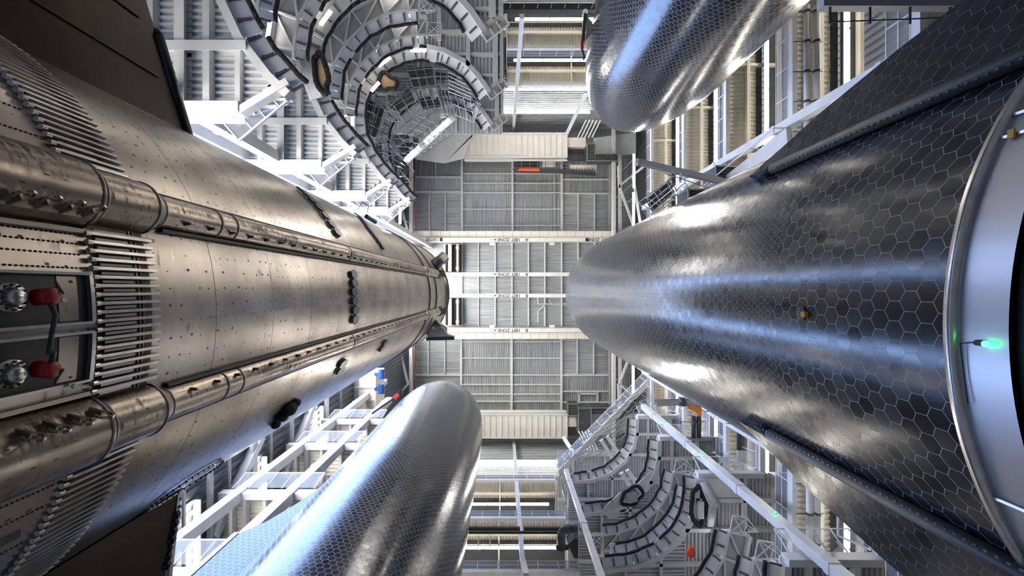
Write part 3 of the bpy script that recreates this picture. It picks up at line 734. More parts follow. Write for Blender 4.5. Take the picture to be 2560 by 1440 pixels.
TLJ = [('y', -16.1, .28, .4), ('y', -14.8, .28, .4), ('y', -13.5, .42, .5), ('y', -12.45, .28, .4), ('x', -10.05, .42, .6), ('x', -14.6, .42, .6), ('y', -11.2, .22, .3),
       ('x', -20.3, .34, .5), ('x', -22.9, .34, .5), ('x', -18.6, .24, .4), ('y', -2.9, .34, .5), ('y', -.75, .42, .6), ('y', -5.2, .24, .4), ('x', -25.5, .3, .5), ('x', -17.0, .2, .3), ('y', -8.2, .24, .4)]
ZTL = [42.8, 35.8, 27.4, 19.0]
for k, z in enumerate(ZTL):
    lab = ['highest curved work deck of the upper left bay, around the sloping scaffold', 'second highest curved work deck of the upper left bay, under the dark scaffold boards',
           'third highest curved work deck of the upper left bay, holding the wrapped mattress ring', 'lowest curved work deck of the upper left bay, above the tall flap'][k]
    outer = [(-1.35, -15.8), (-.15, -16.8), (-.15, YT2+.3), (XL+.2, YT2+.3), (XL+.2, -7.4), (-10.9, -7.4), (-9.3, -7.9)]
    e, pts = main_deck(TLC, ARC_TL, outer, z, lab, k, TLJ, -8.5)
    MB().box(XL+.6, -11.0, -7.75, -7.3, z-.55, z+.2).box(XL+.6, -11.0, -7.25, -7.0, z-.05, z).build('front_beam', 'white', e)
    MB().bar((-11, -7.4, z-.2), (-9.0, -8.6, z-.2), .3, .6).build('corner_beam', 'white', e)
    # mesh guard panels at the slanted corner
    g = MB(); f = MB(); a = Vector((-11.9, -7.0, z)); b = Vector((-9.6, -8.9, z)); n = 4; d = Vector((.35, .4, -.0)).normalized()*.95
    for i in range(n):
        p = a+(b-a)*i/n; q = a+(b-a)*(i+1)/n; g.quad([p, q, q+d, p+d])
    for i in range(n+1): p = a+(b-a)*i/n; f.bar(p, p+d, .06, .06)
    f.bar(a, b, .08, .08); f.bar(a+d, b+d, .08, .08); g.build('guard_mesh', 'mesh', e); f.build('guard_frame', 'white', e)
    # slanted end guard on the right
    MB().box(-.4, -.12, YT2+.3, -16.6, z-.4, z+.3).build('side_beam', 'white', e)
    g = MB(); f = MB(); a = Vector((-1.5, -15.75, z-.1)); b = Vector((-.15, -16.8, z-.1)); d = Vector((.3, .5, 0)).normalized()*.8
    for i in range(3):
        p = a+(b-a)*i/3; q = a+(b-a)*(i+1)/3; g.quad([p, q, q+d, p+d])
    for i in range(4): p = a+(b-a)*i/3; f.bar(p, p+d, .08, .08)
    f.bar(a, b, .25, .3); f.bar(a+d, b+d, .09, .09); g.build('guard_mesh', 'mesh', e); f.build('guard_frame', 'cream', e)
    # two pale lamps clipped to the edge beam
LAMPS_TL = [(35.2, (928, 228), (948, 205)), (35.2, (905, 275), (922, 240)) , (35.2, (946, 165), (976, 143)), (35.2, (1026, 126), (1066, 125)), (27, (801, 62), (827, 26)), (35, (882, 275), (881, 314))]
for i, (z, a, b) in enumerate(LAMPS_TL):
    if i == 1: continue
    strip_light(pt(*a, z-.6), pt(*b, z-.6), 'short tube light on a curved deck edge, %s' % ['below the plywood ring', '', 'above the plywood ring', 'at the arc top', 'beside the wrapped ring', 'at the far left'][i], .2, group='tube lights on the curved decks')
BRJ = [('x', 16.2, .34, .5), ('x', 18.5, .3, .5), ('y', 16.0, .24, .4), ('y', 18.4, .3, .5), ('y', 20.8, .3, .5), ('x', 21.2, .24, .4), ('x', 23.4, .34, .5), ('y', 12, .24, .4), ('y', 9.3, .24, .4), ('x', 26, .34, .5)]
ZBR = [50.3, 43.2, 34.7, 23.8]
for k, z in enumerate(ZBR):
    lab = ['highest curved work deck of the lower right bay, beneath the scaffold tubes', 'second highest curved work deck of the lower right bay, with the smaller black padded ring',
           'third highest curved work deck of the lower right bay, with the larger black padded ring', 'lowest curved work deck of the lower right bay at the picture edge'][k]
    outer = [(7.1, 21.6), (7.1, YB2-.3), (XR-.2, YB2-.3), (XR-.2, 14.3), (14.7, 14.3)]
    e, pts = main_deck(BRC, ARC_BR, outer, z, lab, 20+k, BRJ, 13.9 if k else 10, ('soffit', 'soffit'))
    MB().box(14.8, 19.8, 14.1, 14.5, z-.5, z+.2).build('front_beam', 'white', e)
    # railing with clear panels on the front edge
    g = MB(); f = MB()
    for i in range(5):
        x = 15.2+i*1.05; f.bar((x, 14.1, z+.2), (x-.0, 13.55, z+1.5), .06, .06)
        if i < 4: g.quad([(x, 14.1, z+.25), (x+1.05, 14.1, z+.25), (x+1.05, 13.55, z+1.5), (x, 13.55, z+1.5)])
    f.bar((15.2, 13.55, z+1.5), (19.4, 13.55, z+1.5), .05, .05); g.build('guard_panel', 'glass', e); f.build('railing', 'white', e)
    f = MB(); a = Vector((19.6, 14.0, z+.2))
    for i in range(3): f.bar((19.6, 14-i*1.3, z+.2), (18.9, 14-i*1.3, z+1.6), .08, .08)
    f.bar((19.6, 14, z+.2), (19.6, 11.4, z+.2), .1, .1); f.bar((18.9, 14, z+1.6), (18.9, 11.4, z+1.6), .1, .1); f.build('side_frame', 'white', e)
    MB().quad([(19.6, 14, z+.2), (19.6, 11.4, z+.2), (18.9, 11.4, z+1.6), (18.9, 14, z+1.6)]).build('guard_mesh', 'mesh', e)
    MB().bar((19.9, 14.2, z+.05), (19.9, 10.9, z+.05), .4, .4).build('side_beam', 'white', e)
# thin gallery platforms between the decks
def truss_end(p, dirv, z, parent):
    """small triangulated guard frame with mesh at a gallery end"""
    p = Vector((*p, z)); u = Vector((*dirv, 0)).normalized(); v = Vector((-u.y, u.x, 0))
    A = p; B = p+u*1.15; Cc = p+u*1.15+v*.95; D = p+v*.95; E = p+u*.6+v*1.45-Vector((0, 0, .5))
    f = MB()
    for a, b in ((A, B), (B, Cc), (Cc, D), (D, A), (A, Cc), (B, D), (B, E), (Cc, E), (A, E)): f.bar(a, b, .06, .06)
    f.build('end_truss', 'white', parent); MB().quad([A, B, Cc, D]).build('guard_mesh', 'mesh', parent)
def gallery(C, arc, z, label, k, lamps=()):
    pts = [(C.x+x, C.y+y) for x, y in arc]; c = C[:]
    e = empty('gallery_platform', (*pts[0], z), label, 'gallery', 'slim gallery platforms')
    pads(pts, c, z-.05, e, .62, seed=k+40); fascia(pts, c, z+.05, e, .16, .3)
    o1 = offset_poly(pts, c, -.2); o2 = offset_poly(pts, c, -1.55)
    MB().prism(o1+o2[::-1], z+.1, z+.18).build('soffit_plate', 'grey', e)
    # straight chord beams behind the arc and short struts
    n = len(pts); a = Vector(offset_poly(pts, c, -.9)[0]); m_ = Vector(offset_poly(pts, c, -.5)[n//2]); b = Vector(offset_poly(pts, c, -.9)[-1]); ch = MB()
    for p, q in zip(o2, o2[1:]): ch.bar((*p, z-.05), (*q, z-.05), .22, .3)
    ch.build('chord_beam', 'white', e)
    for i in range(0, n): MB().bar((*o1[i], z-.02), (*o2[i], z-.02), .12, .2).build('strut', 'white', e)
    for i in range(0, n-1): MB().bar((*o1[i], z-.02), (*o2[i+1], z-.02), .1, .14).build('strut', 'white', e)
    t0 = (Vector(pts[0])-Vector(pts[1])); t1 = Vector(pts[-1])-Vector(pts[-2])
    truss_end(o1[0], t0, z-.1, e); truss_end(offset_poly(pts, c, -1.1)[-1], t1, z-.1, e)
    return e, o2
GTL = [(-5.35, .6)]+ARC_TL[4:10]+[(.7, -5.35)]
for k, z in enumerate((34.0, 31.0, 25.7, 22.0)):
    lab = ['slim gallery just below the second curved deck of the upper left bay', 'slim gallery nested under the tube lights in the middle of the upper left bay',
           'slim gallery left of the wrapped mattress ring', 'slim gallery with pale lamps at the far left of the upper bay'][k]
    e, o2 = gallery(TLC, GTL, z, lab, k)
    for j, (a, b) in enumerate(((1, 2), (len(o2)-3, len(o2)-2))):
        p = Vector(o2[a]); q = Vector(o2[b]); 
        strip_light((*p.lerp(q, .1), z-.35), (*p.lerp(q, .95), z-.35), 'tube light at the %s end of the %s slim gallery, upper left bay' % (['lower', 'upper'][j], ORD[k]), .17, group='tube lights on the galleries')
GBR = [(4.82, .55)]+ARC_BR[2:-1]+[(-1.25, 5.95)]
for k, z in enumerate((39.2, 36.3, 29.5, 26.6)):
    lab = ['slim gallery below the black padded pair of rings in the lower right bay', 'slim gallery carrying a blue bundle in the lower right bay',
           'slim gallery left of the upright tube light at the bottom edge', 'slim gallery at the bottom edge beside the pale column'][k]
    gallery(BRC, GBR, z, lab, 10+k)
strip_light(pt(1800, 1325, 33.5), pt(1800, 1375, 33.5), 'upright tube light at the bottom right between two slim galleries', .24, 'lampw')

# lower left platforms next to the bottom rocket
for k, z in enumerate((42.0, 35.4, 27.1, 19.5)):
    lab = 'flat white platform with clear guard panels left of the bottom rocket, %s' % ['topmost', 'second from top', 'third from top', 'lowest'][k]
    e = empty('side_platform', (-14.5, 12.4, z), lab, 'platform', 'flat platforms by the bottom rocket')
    corr(XL+.3, -11.2, 12.6, YB2-.3, z+.1, .3, .08, 'x').build('soffit', 'cream', e)
    MB().box(XL+.3, -11.0, 12.2, 12.6, z-.4, z+.15).build('front_beam', 'white', e)
    for x in (-16.4, -15.6, -14.4, -12.9, -11.6): MB().box(x-.1, x+.1, 12.6, YB2-.4, z-.3, z+.1).build('joist', 'white', e)
    g = MB(); f = MB(); n = 5; x0, x1 = XL+.8, -11.6
    for i in range(n+1):
        x = x0+(x1-x0)*i/n; f.bar((x, 12.15, z+.2), (x+.15, 11.7, z+1.4), .05, .05)
        if i < n: g.quad([(x, 12.15, z+.25), (x+1.1, 12.15, z+.25), (x+1.25, 11.7, z+1.4), (x+.15, 11.7, z+1.4)])
    f.bar((x0+.15, 11.7, z+1.4), (x1+.15, 11.7, z+1.4), .05, .05); g.build('guard_panel', 'glass', e); f.build('railing', 'white', e)
BLC = Vector((-6.6, 13.7))
for k, z in enumerate((38.5, 31.5, 24.2)):
    arc = [(-5.55, .6), (-5.5, 1.6), (-5.0, 2.8), (-4.4, 3.6)]
    gallery(BLC, arc, z, ['small slim gallery end with a white truss beside the bottom rocket, highest', 'small slim gallery end with a white truss beside the bottom rocket, middle', 'small slim gallery end with a white truss beside the bottom rocket, lowest'][k], 30+k)

# black padded rings with plywood or wrap
def padded_ring(cx, cy, z, sx, sy, rot, label, fill, lobes=3, wrap=False):
    e = empty('padded_ring', (cx, cy, z), label, 'padded ring', 'black padded rings'); pts = []; n = 26; R = Matrix.Rotation(rot, 2)
    for i in range(n+1):
        t = 2*PI*i/n; r = 1+.16*math.cos(lobes*t+1)+.08*math.sin(5*t); v = R @ Vector((sx*r*math.cos(t), sy*r*math.sin(t))); pts.append((cx+v.x, cy+v.y, z))
    MB().path(pts, .17, 8).build('foam_ring', 'foam', e, smooth=True)
    if fill: MB().prism([p[:2] for p in pts[:-1]], z+.05, z+.1).build('panel', fill, e)
    if wrap:
        mb = MB()
        for i in range(9): mb.tube(tuple(R @ Vector((-sx*1.1-i*.08, -sy*1.1)) + Vector((cx, cy)))+(z+.1,), tuple(R @ Vector((-sx*1.1-i*.08, sy*1.1))+Vector((cx, cy)))+(z+.1,), .12-.004*i, 8)
        mb.build('wrapping', 'wrap', e, smooth=True)
p = pt(803, 183, 26.8); padded_ring(p.x, p.y, p.z, .35, 1.25, -.25, 'long black padded ring with white wrapping on the third deck', 'wood', 2, True)
p = pt(968, 205, 35.2); padded_ring(p.x, p.y, p.z, .75, .6, .5, 'black padded ring around pale plywood beside the dark scaffold', 'wood', 3)
p = pt(1580, 1240, 42.8); padded_ring(p.x, p.y, p.z, 1.0, .8, -.4, 'black padded double ring holding a grey box, lower right bay', None, 2)
tag(MB().box(p.x-.55, p.x+.45, p.y-.35, p.y+.45, p.z-.3, p.z+.2).build('equipment_box', 'grey'), 'grey box inside the black padded double ring', 'box')
p = pt(1746, 1265, 34.2); padded_ring(p.x, p.y, p.z, .5, 1.55, -.12, 'tall black padded ring with rolled white cover, lower right bay', None, 2)
tag(MB().box(p.x-.1, p.x+.35, p.y-.4, p.y+.9, p.z-.2, p.z+.1).build('filler_board', 'white'), 'narrow white panel inside the tall black padded ring', 'panel')
mb = MB()
for i in range(6): mb.path([pt(1757+i*5, 1218+i*3, 34), pt(1776+i*3, 1265, 34), pt(1770+i*2, 1315, 34)], .12, 6)
tag(mb.build('rolled_cover', 'wrap', smooth=True), 'rolled white fabric cover right of the tall black ring', 'cover')
tag(MB().tube(pt(1757, 1205, 34), pt(1793, 1262, 34), .28, 10).build('rolled_mat', 'wrap', smooth=True), 'white rolled mat at the corner of the third lower right deck', 'mat')
for (a, b, l, wd) in (((1508, 1290), (1600, 1190), 'long white folding panel left of the double padded ring', 0),):
    e = empty('folding_panel', pt(1560, 1220, 43), l, 'panel')
    for q in ([(1504, 1275), (1527, 1252), (1553, 1288), (1524, 1299)], [(1530, 1250), (1552, 1230), (1575, 1260), (1555, 1287)], [(1588, 1216), (1618, 1186), (1645, 1165), (1650, 1200), (1610, 1232)]):
        MB().prism([tuple(pt(x, y, 42.9)[:2]) for x, y in q], 42.85, 42.95).build('leaf', 'white', e)
z = 34.3; e = empty('roof_panel_pair', pt(1800, 1210, z), 'pair of flat pale panels on top of the third lower right deck', 'panel')
for q in ([(1738, 1194), (1842, 1192), (1868, 1222), (1770, 1222)], [(1770, 1222), (1868, 1222), (1880, 1240), (1790, 1240)]):
    MB().prism([tuple(pt(x, y, z)[:2]) for x, y in q], z-.3, z-.2).build('panel', 'white', e)
tag(MB().ball(tuple(pt(1645, 1357, 36)), .35, 6, 8, (1.2, .8, .7)).build('fabric_bundle', 'blue', smooth=True), 'blue fabric bundle lying on a slim gallery', 'bundle')
tag(MB().ball(tuple(pt(1727, 1380, 30)), .35, 6, 8, (.8, 1.2, .7)).build('red_bag', 'orangered', smooth=True), 'orange red bag behind the gallery at the bottom right', 'bag')
for (a, b, zz, l) in (((1568, 1175), (1610, 1232), 47, 'upper white hanging beam of a pair over the double padded ring'), ((1553, 1182), (1592, 1240), 47, 'lower white hanging beam of a pair over the double padded ring'),
                     ((1503, 1100), (1533, 1150), 54, 'white slanted beam behind the scaffold, left one'), ((1518, 1090), (1550, 1140), 54, 'white slanted beam behind the scaffold, right one')):
    tag(MB().bar(pt(*a, zz), pt(*b, zz), .45, .35).build('hanging_beam', 'white'), l, 'beam', 'white slanted beams')

# ------------------------------------------------------------------ scaffolds
def scaffold(quads, z0, z1, label, boards, nx=4, ny=3, rt=.032):
    """quads: px corners (at z0) of one rectangular bay; z0..z1 height; boards: fractions where decks lie"""
    A, B, Cc, D = [pt(*q, z0) for q in quads]
    e = empty('scaffold', (A+Cc)/2, label, 'scaffold', 'tube scaffolds')
    def P(u, v, z): q = A.lerp(B, u).lerp(D.lerp(Cc, u), v); q.z = z; return q
    st = MB(); ld = MB()
    for i in range(nx+1):
        for j in (0, ny): MB().tube(P(i/nx, j/ny, z0), P(i/nx, j/ny, z1), rt, 6).build('standard', 'tube', e)
    nz = 2
    for k in range(nz+1):
        z = z0+(z1-z0)*k/nz
        for i in range(nx+1): ld.tube(P(i/nx, 0, z), P(i/nx, 1, z), rt, 6)
        for j in range(0, ny+1, 1 if k == 0 else ny): ld.tube(P(0, j/ny, z), P(1, j/ny, z), rt, 6)
        if k < nz: ld.tube(P(0, 0, z), P(1, 0, z+(z1-z0)/nz), rt, 6); ld.tube(P(0, 1, z), P(0, 0, z+(z1-z0)/nz), rt, 6)
    ld.build('ledgers', 'tube', e)
    for (u0, u1, v0, v1, zf) in boards:
        z = z0+(z1-z0)*zf; n = 3
        for k in range(n):
            a = v0+(v1-v0)*k/n; b = v0+(v1-v0)*(k+.86)/n
            mb = MB(); k0 = [P(u0, a, z), P(u1, a, z), P(u1, b, z), P(u0, b, z)]; mb.prism([tuple(q[:2]) for q in k0], z, z+.06); mb.build('board', 'board', e)
scaffold([(1010, 155), (1078, 150), (1092, 232), (1040, 240)], 37, 42, 'scaffold with dark boards under the top of the second curved deck', [(0, 1, .02, .3, .2), (0, 1, .36, .62, .2), (.05, .95, .72, .98, .6)], 3, 4)
scaffold([(1080, 150), (1140, 158), (1120, 226), (1094, 232)], 37, 42, 'middle scaffold tower with blue grey boards in the upper left bay', [(0, 1, .1, .35, .3), (0, 1, .5, .7, .5)], 3, 4)
scaffold([(1120, 160), (1196, 200), (1176, 250), (1120, 228)], 37, 42, 'scaffold with many parallel rails at the right end of the second deck', [(0, .8, .3, .45, .7)], 3, 7)
scaffold([(905, 232), (955, 250), (925, 345), (898, 330)], 37, 42, 'dark boarded scaffold at the left of the second curved deck', [(0, .45, 0, .95, .25), (.5, .95, .1, .9, .25)], 3, 5)
scaffold([(965, 255), (1015, 205), (1032, 238), (985, 265)], 37, 41, 'short scaffold with dark steps right of the plywood ring', [(0, 1, 0, .9, .3)], 2, 3)
scaffold([(925, 345), (965, 340), (960, 400), (938, 402)], 37, 42, 'narrow scaffold behind the lower left of the second deck', [(0, .4, 0, .9, .3)], 2, 3)
scaffold([(975, 345), (1070, 255), (1120, 290), (1030, 350)], 44, 49, 'open tube scaffold inside the highest curved deck', [(0, .35, .1, .3, .8)], 6, 2)
scaffold([(962, 350), (1010, 395), (1000, 425), (966, 425)], 44, 49, 'small boarded scaffold at the lower left of the highest curved deck', [(0, 1, .1, .9, .3)], 2, 4)
scaffold([(1450, 1160), (1590, 1010), (1630, 990), (1600, 1080)], 54, 59, 'wide slanting tube scaffold above the lower right bay', [(.55, .95, .3, .8, .4)], 7, 3)
scaffold([(1398, 1190), (1450, 1160), (1430, 1240), (1420, 1280)], 54, 60, 'leaning tube scaffold at the left corner of the lower right bay', [], 3, 4)
scaffold([(1636, 480), (1700, 430), (1720, 470), (1660, 520)], 34, 38, 'blue grey scaffold tower left of the hoist near the tiled rocket', [(0, 1, .1, .9, .6)], 2, 3)
# diagonal walkways cutting the bay corners high up
def diag(a, b, z, label, lamp, glass=True, wd=.7):
    A, B = pt(*a, z), pt(*b, z); e = empty('corner_walkway', (A+B)/2, label, 'walkway', 'diagonal corner walkways')
    MB().bar(A, B, wd, .4).build('beam', 'white', e); d = (B-A).normalized(); nrm = Vector((-d.y, d.x, 0))
    if glass:
        f = MB(); n = int((B-A).length/1.6)
        if nrm.dot(Vector((VX, VY, 0))*0-A) < 0: nrm = -nrm
        for k in range(n+1): p = A+(B-A)*k/n; f.bar(p+nrm*.4, p+nrm*.9+Vector((0, 0, 1.2)), .07, .07)
        f.bar(A+nrm*.9+Vector((0, 0, 1.2)), B+nrm*.9+Vector((0, 0, 1.2)), .07, .07); f.build('railing', 'white', e)
        MB().quad([A+nrm*.4, B+nrm*.4, B+nrm*.9+Vector((0, 0, 1.2)), A+nrm*.9+Vector((0, 0, 1.2))]).build('guard_panel', 'glass', e)
    if lamp:
        strip_light(A+(B-A)*.04-Vector((0, 0, .35)), A+(B-A)*.42-Vector((0, 0, .35)), lamp+', lower half', .28); strip_light(A+(B-A)*.5-Vector((0, 0, .35)), A+(B-A)*.94-Vector((0, 0, .35)), lamp+', upper half', .28)
diag((990, 425), (1135, 292), 60, 'pale diagonal beam with tube lights joining deck and roof column', 'tube light on the pale diagonal beam left of the roof', False, .8)
diag((1398, 1182), (1640, 935), 60, 'pale diagonal walkway with clear guards over the lower right bay', None)
tag(MB().box(px_x(1100, 60), px_x(1140, 60), px_y(284, 60), px_y(293, 60), 59.9, 60.2).build('small_platform', 'white'), 'small white platform at the top of the pale diagonal beam', 'platform')
# ------------------------------------------------------------------ rockets
NS = 192
def lathe(cx, cy, prof, th0=0, th1=2*PI, seg=NS, R=4.5, uvoff=0):
    mb = MB(); mb.uv = []; full = abs(th1-th0-2*PI) < 1e-6; arc = 0; prev = None
    for (r, z) in prof:
        if prev: arc += math.hypot(r-prev[0], z-prev[1])
        else: arc = z
        prev = (r, z)
        for i in range(seg+1):
            t = th0+(th1-th0)*i/seg; mb.v.append((cx+r*math.cos(t), cy+r*math.sin(t), z)); mb.uv.append((t*R+30, arc))
    for k in range(len(prof)-1):
        for i in range(seg): a = k*(seg+1)+i; mb.f.append((a, a+1, a+seg+2, a+seg+1))
    return mb
def nose(Ze, L=14.0, R=4.5):
    tab = [(0, 1), (.08, .997), (.15, .988), (.22, .973), (.3, .95), (.37, .918), (.45, .87), (.53, .812), (.6, .75), (.68, .662), (.75, .57), (.81, .475), (.87, .37), (.91, .285), (.95, .195), (.98, .11), (1, .02)]
    return [(R*r, Ze+L*s) for s, r in tab]
def cyl_prof(z0, z1, n=14, R=4.5): return [(R, z0+(z1-z0)*i/n) for i in range(n)]
# right: tiled rocket close to the camera
RC = (9.39, .39)
root = empty('tiled_rocket', (*RC, 3.6), 'huge black hexagon tiled rocket filling the right side, bare steel skirt at its base', 'rocket', 'black tiled rockets')
ZR = 4.87
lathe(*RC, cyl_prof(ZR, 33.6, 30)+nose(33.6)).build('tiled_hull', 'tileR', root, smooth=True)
sk = lathe(*RC, [(4.52, 4.33), (4.52, ZR-.02)]); sk.build('skirt', 'alu', root, 'bare brushed steel skirt ring', smooth=True)
lathe(*RC, [(4.50, ZR-.05), (4.60, ZR-.05), (4.60, ZR+.03), (4.5, ZR+.03)]).build('skirt_rim', 'chrome', root, smooth=True)
lathe(*RC, [(4.45, 4.32), (4.45, 1.2)]).build('support_shroud', 'dark', root, smooth=True)
for t in (-2.62, 2.72, 3.6):
    x, y = RC[0]+4.53*math.cos(t), RC[1]+4.53*math.sin(t); MB().bar((x, y, 4.33), (x, y, ZR), .03, .03).build('panel_seam', 'chrome', root)
def hullpt(C, px, py, R):
    d = Vector(((px-VX)/F, (py-VY)/F)); a = d.dot(d); b = -2*d.dot(Vector(C)); c = C[0]**2+C[1]**2-R*R
    z = (-b-math.sqrt(max(b*b-4*a*c, 0)))/(2*a); return Vector((d.x*z, d.y*z, z))
p = hullpt(RC, 2464, 860, 4.56)
lm = MB().ball(p, .035, 6, 10, (1, 1, .9)).build('status_lamp', 'green', root, 'glowing green status lamp', smooth=True)
MB().tube(p+Vector((.02, 0, .02)), p+Vector((.03, 0, .12)), .03, 8).build('lamp_socket', 'dark', root)
q = hullpt(RC, 2400, 858, 4.56); r_ = hullpt(RC, 2420, 1010, 4.56)
MB().path([p+Vector((0, 0, .1)), q, r_], .006, 5).build('lamp_cable', 'dark', root)
q = hullpt(RC, 2528, 338, 4.56); MB().box(q.x-.01, q.x+.02, q.y-.06, q.y+.03, q.z-.03, q.z+.03).build('yellow_tag', 'yellow', root)
q = hullpt(RC, 2004, 783, 4.51); MB().ball(q, .13, 8, 10, (.25, .9, 1)).build('empty_tile_socket', 'black', root)
q = hullpt(RC, 2006, 786, 4.56); MB().tube(q, q+Vector((.06, 0, 0)), .055, 6).build('tile_sticker', 'yellow', root)
def flap(P, e, outline, th, mtl, parent, edge=None, rmin=0, mu=True):
    """plate in the plane (e, z) at P; outline = (s, z) points; thickness th"""
    n = Vector((-e[1], e[0])); mb = MB(); mb.uv = []
    k = len(outline)
    for sg in (-.5, .5):
        for s_, z in outline:
            mb.v.append((P[0]+e[0]*s_+n.x*th*sg, P[1]+e[1]*s_+n.y*th*sg, z)); mb.uv.append((s_+30, z))
    mb.f.append(tuple(range(k-1, -1, -1))); mb.f.append(tuple(range(k, 2*k)))
    for i in range(k): mb.f.append((i, (i+1) % k, k+(i+1) % k, k+i))
    return mb.build('flap', mtl, parent)
def nrm(v): v = Vector(v); v.normalize(); return v
OUTL = [(0, 10.7), (.35, 9.7), (.78, 8.6), (1.2, 7.1), (1.5, 5.6), (1.7, 1.2), (0, 1.2)]
fl = flap((5.98, -2.62), nrm((.35, -.94)), OUTL, .34, 'tileF', root)
hz = MB().tube((5.93, -2.66, 1.2), (5.93, -2.66, 9.9), .12, 14).tube((5.93, -2.66, 9.9), (6.0, -2.7, 10.9), .12, 14, .03); hz.build('hinge_fairing', 'dark', root, smooth=True)
for k in range(46): MB().tube((5.83, -2.60, 4.2+k*.12), (5.82, -2.59, 4.23+k*.12), .016, 6).build('bolt', 'chrome', root)
fl = flap((5.74, 3.1), nrm((.35, .94)), OUTL, .34, 'tileF', root)
MB().tube((5.68, 3.12, 1.2), (5.68, 3.12, 9.6), .12, 14).tube((5.68, 3.12, 9.6), (5.75, 3.2, 10.6), .12, 14, .03).build('hinge_fairing', 'dark', root, smooth=True)
for k in range(46): MB().tube((5.56, 3.03, 4.2+k*.12), (5.55, 3.02, 4.23+k*.12), .018, 6).build('bolt', 'chrome', root)
# upper right rocket
TC = (9.75, -15.4)
root = empty('tiled_rocket', (*TC, 0), 'black hexagon tiled rocket with blue glare whose rounded nose points at the roof, upper right', 'rocket', 'black tiled rockets')
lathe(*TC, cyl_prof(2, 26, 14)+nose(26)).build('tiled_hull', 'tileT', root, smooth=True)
for (dx, dy) in ((-4.55, .3),):
    MB().box(TC[0]-4.62, TC[0]-4.42, TC[1]-.9, TC[1]-.2, 14, 25.5).build('edge_strip', 'dark', root)
z = 27; e = empty('lifting_bracket', pt(1470, 60, z), 'grey lifting arm with a roller and red strap at the left of the upper rocket', 'lifting bracket')
MB().bar(pt(1463, 35, z), pt(1457, 105, z), .18, .25).build('arm', 'dark', e); MB().prism([tuple(pt(x, y, z)[:2]) for x, y in ((1466, 35), (1482, 60), (1482, 80), (1465, 100))], z, z+.08).build('plate', 'chrome', e)
MB().tube(pt(1463, 30, z-.15), pt(1463, 30, z+.15), .17, 16).build('roller', 'white', e); MB().box(px_x(1452, z), px_x(1458, z), px_y(103, z), px_y(124, z), z-.15, z+.1).build('strap', 'red', e)
MB().path([pt(1463, 30, z), pt(1478, 36, z), pt(1490, 38, z)], .03, 6).build('cable', 'dark', e); MB().path([pt(1456, 125, z), pt(1460, 140, z), pt(1459, 150, z)], .06, 6).build('cable', 'dark', e)
# bottom rocket
BC = (-6.6, 13.7)
root = empty('tiled_rocket', (*BC, 0), 'hexagon tiled rocket with a bright white glare band, rounded nose near the lower centre', 'rocket', 'black tiled rockets')
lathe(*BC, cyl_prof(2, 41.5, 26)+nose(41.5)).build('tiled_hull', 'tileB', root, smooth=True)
P = (-9.9, 10.85); ee = nrm((-.93, -.1))
fl = flap(P, ee, [(0, 24.2), (.35, 22.2), (.9, 20.3), (1.5, 19.2), (1.6, 14), (0, 14)], .45, 'tileB', root)
MB().bar((P[0]+ee.x*1.65, P[1]+ee.y*1.65, 14), (P[0]+ee.x*1.6, P[1]+ee.y*1.6, 19.2), .5, .2).build('flap_edge', 'alu', root, 'pale bare metal flap edge')
z = 30; 
for k, (a, b, l) in enumerate((((997, 985), (985, 995), 'red strap on the chain beside the bottom rocket nose'), ((890, 1100), (876, 1116), 'red strap on the platform left of the bottom rocket'))):
    tag(MB().bar(pt(*a, 40), pt(*b, 40), .35, .25).build('strap_buckle', 'red'), l, 'strap', 'red straps')
tag(MB().path([pt(985, 996, 40), pt(960, 1012, 39), pt(930, 1034, 38)], .09, 6).build('chain', 'dark'), 'dark hanging chain left of the bottom rocket nose', 'chain')
# left: bare steel rocket
SC = Vector((-9.27, .44))
root = empty('steel_rocket', (*SC, 0), 'huge weathered stainless steel rocket body with rusty raceways, left side', 'rocket')
TOP = 38.2
lathe(*SC, cyl_prof(1.2, TOP, 20)+[(4.5, TOP), (4.42, TOP+.4), (4.0, TOP+.9)]).build('hull', 'steel', root, smooth=True)
def hp(th, r, z): t = math.radians(th); return Vector((SC.x+r*math.cos(t), SC.y+r*math.sin(t), z))
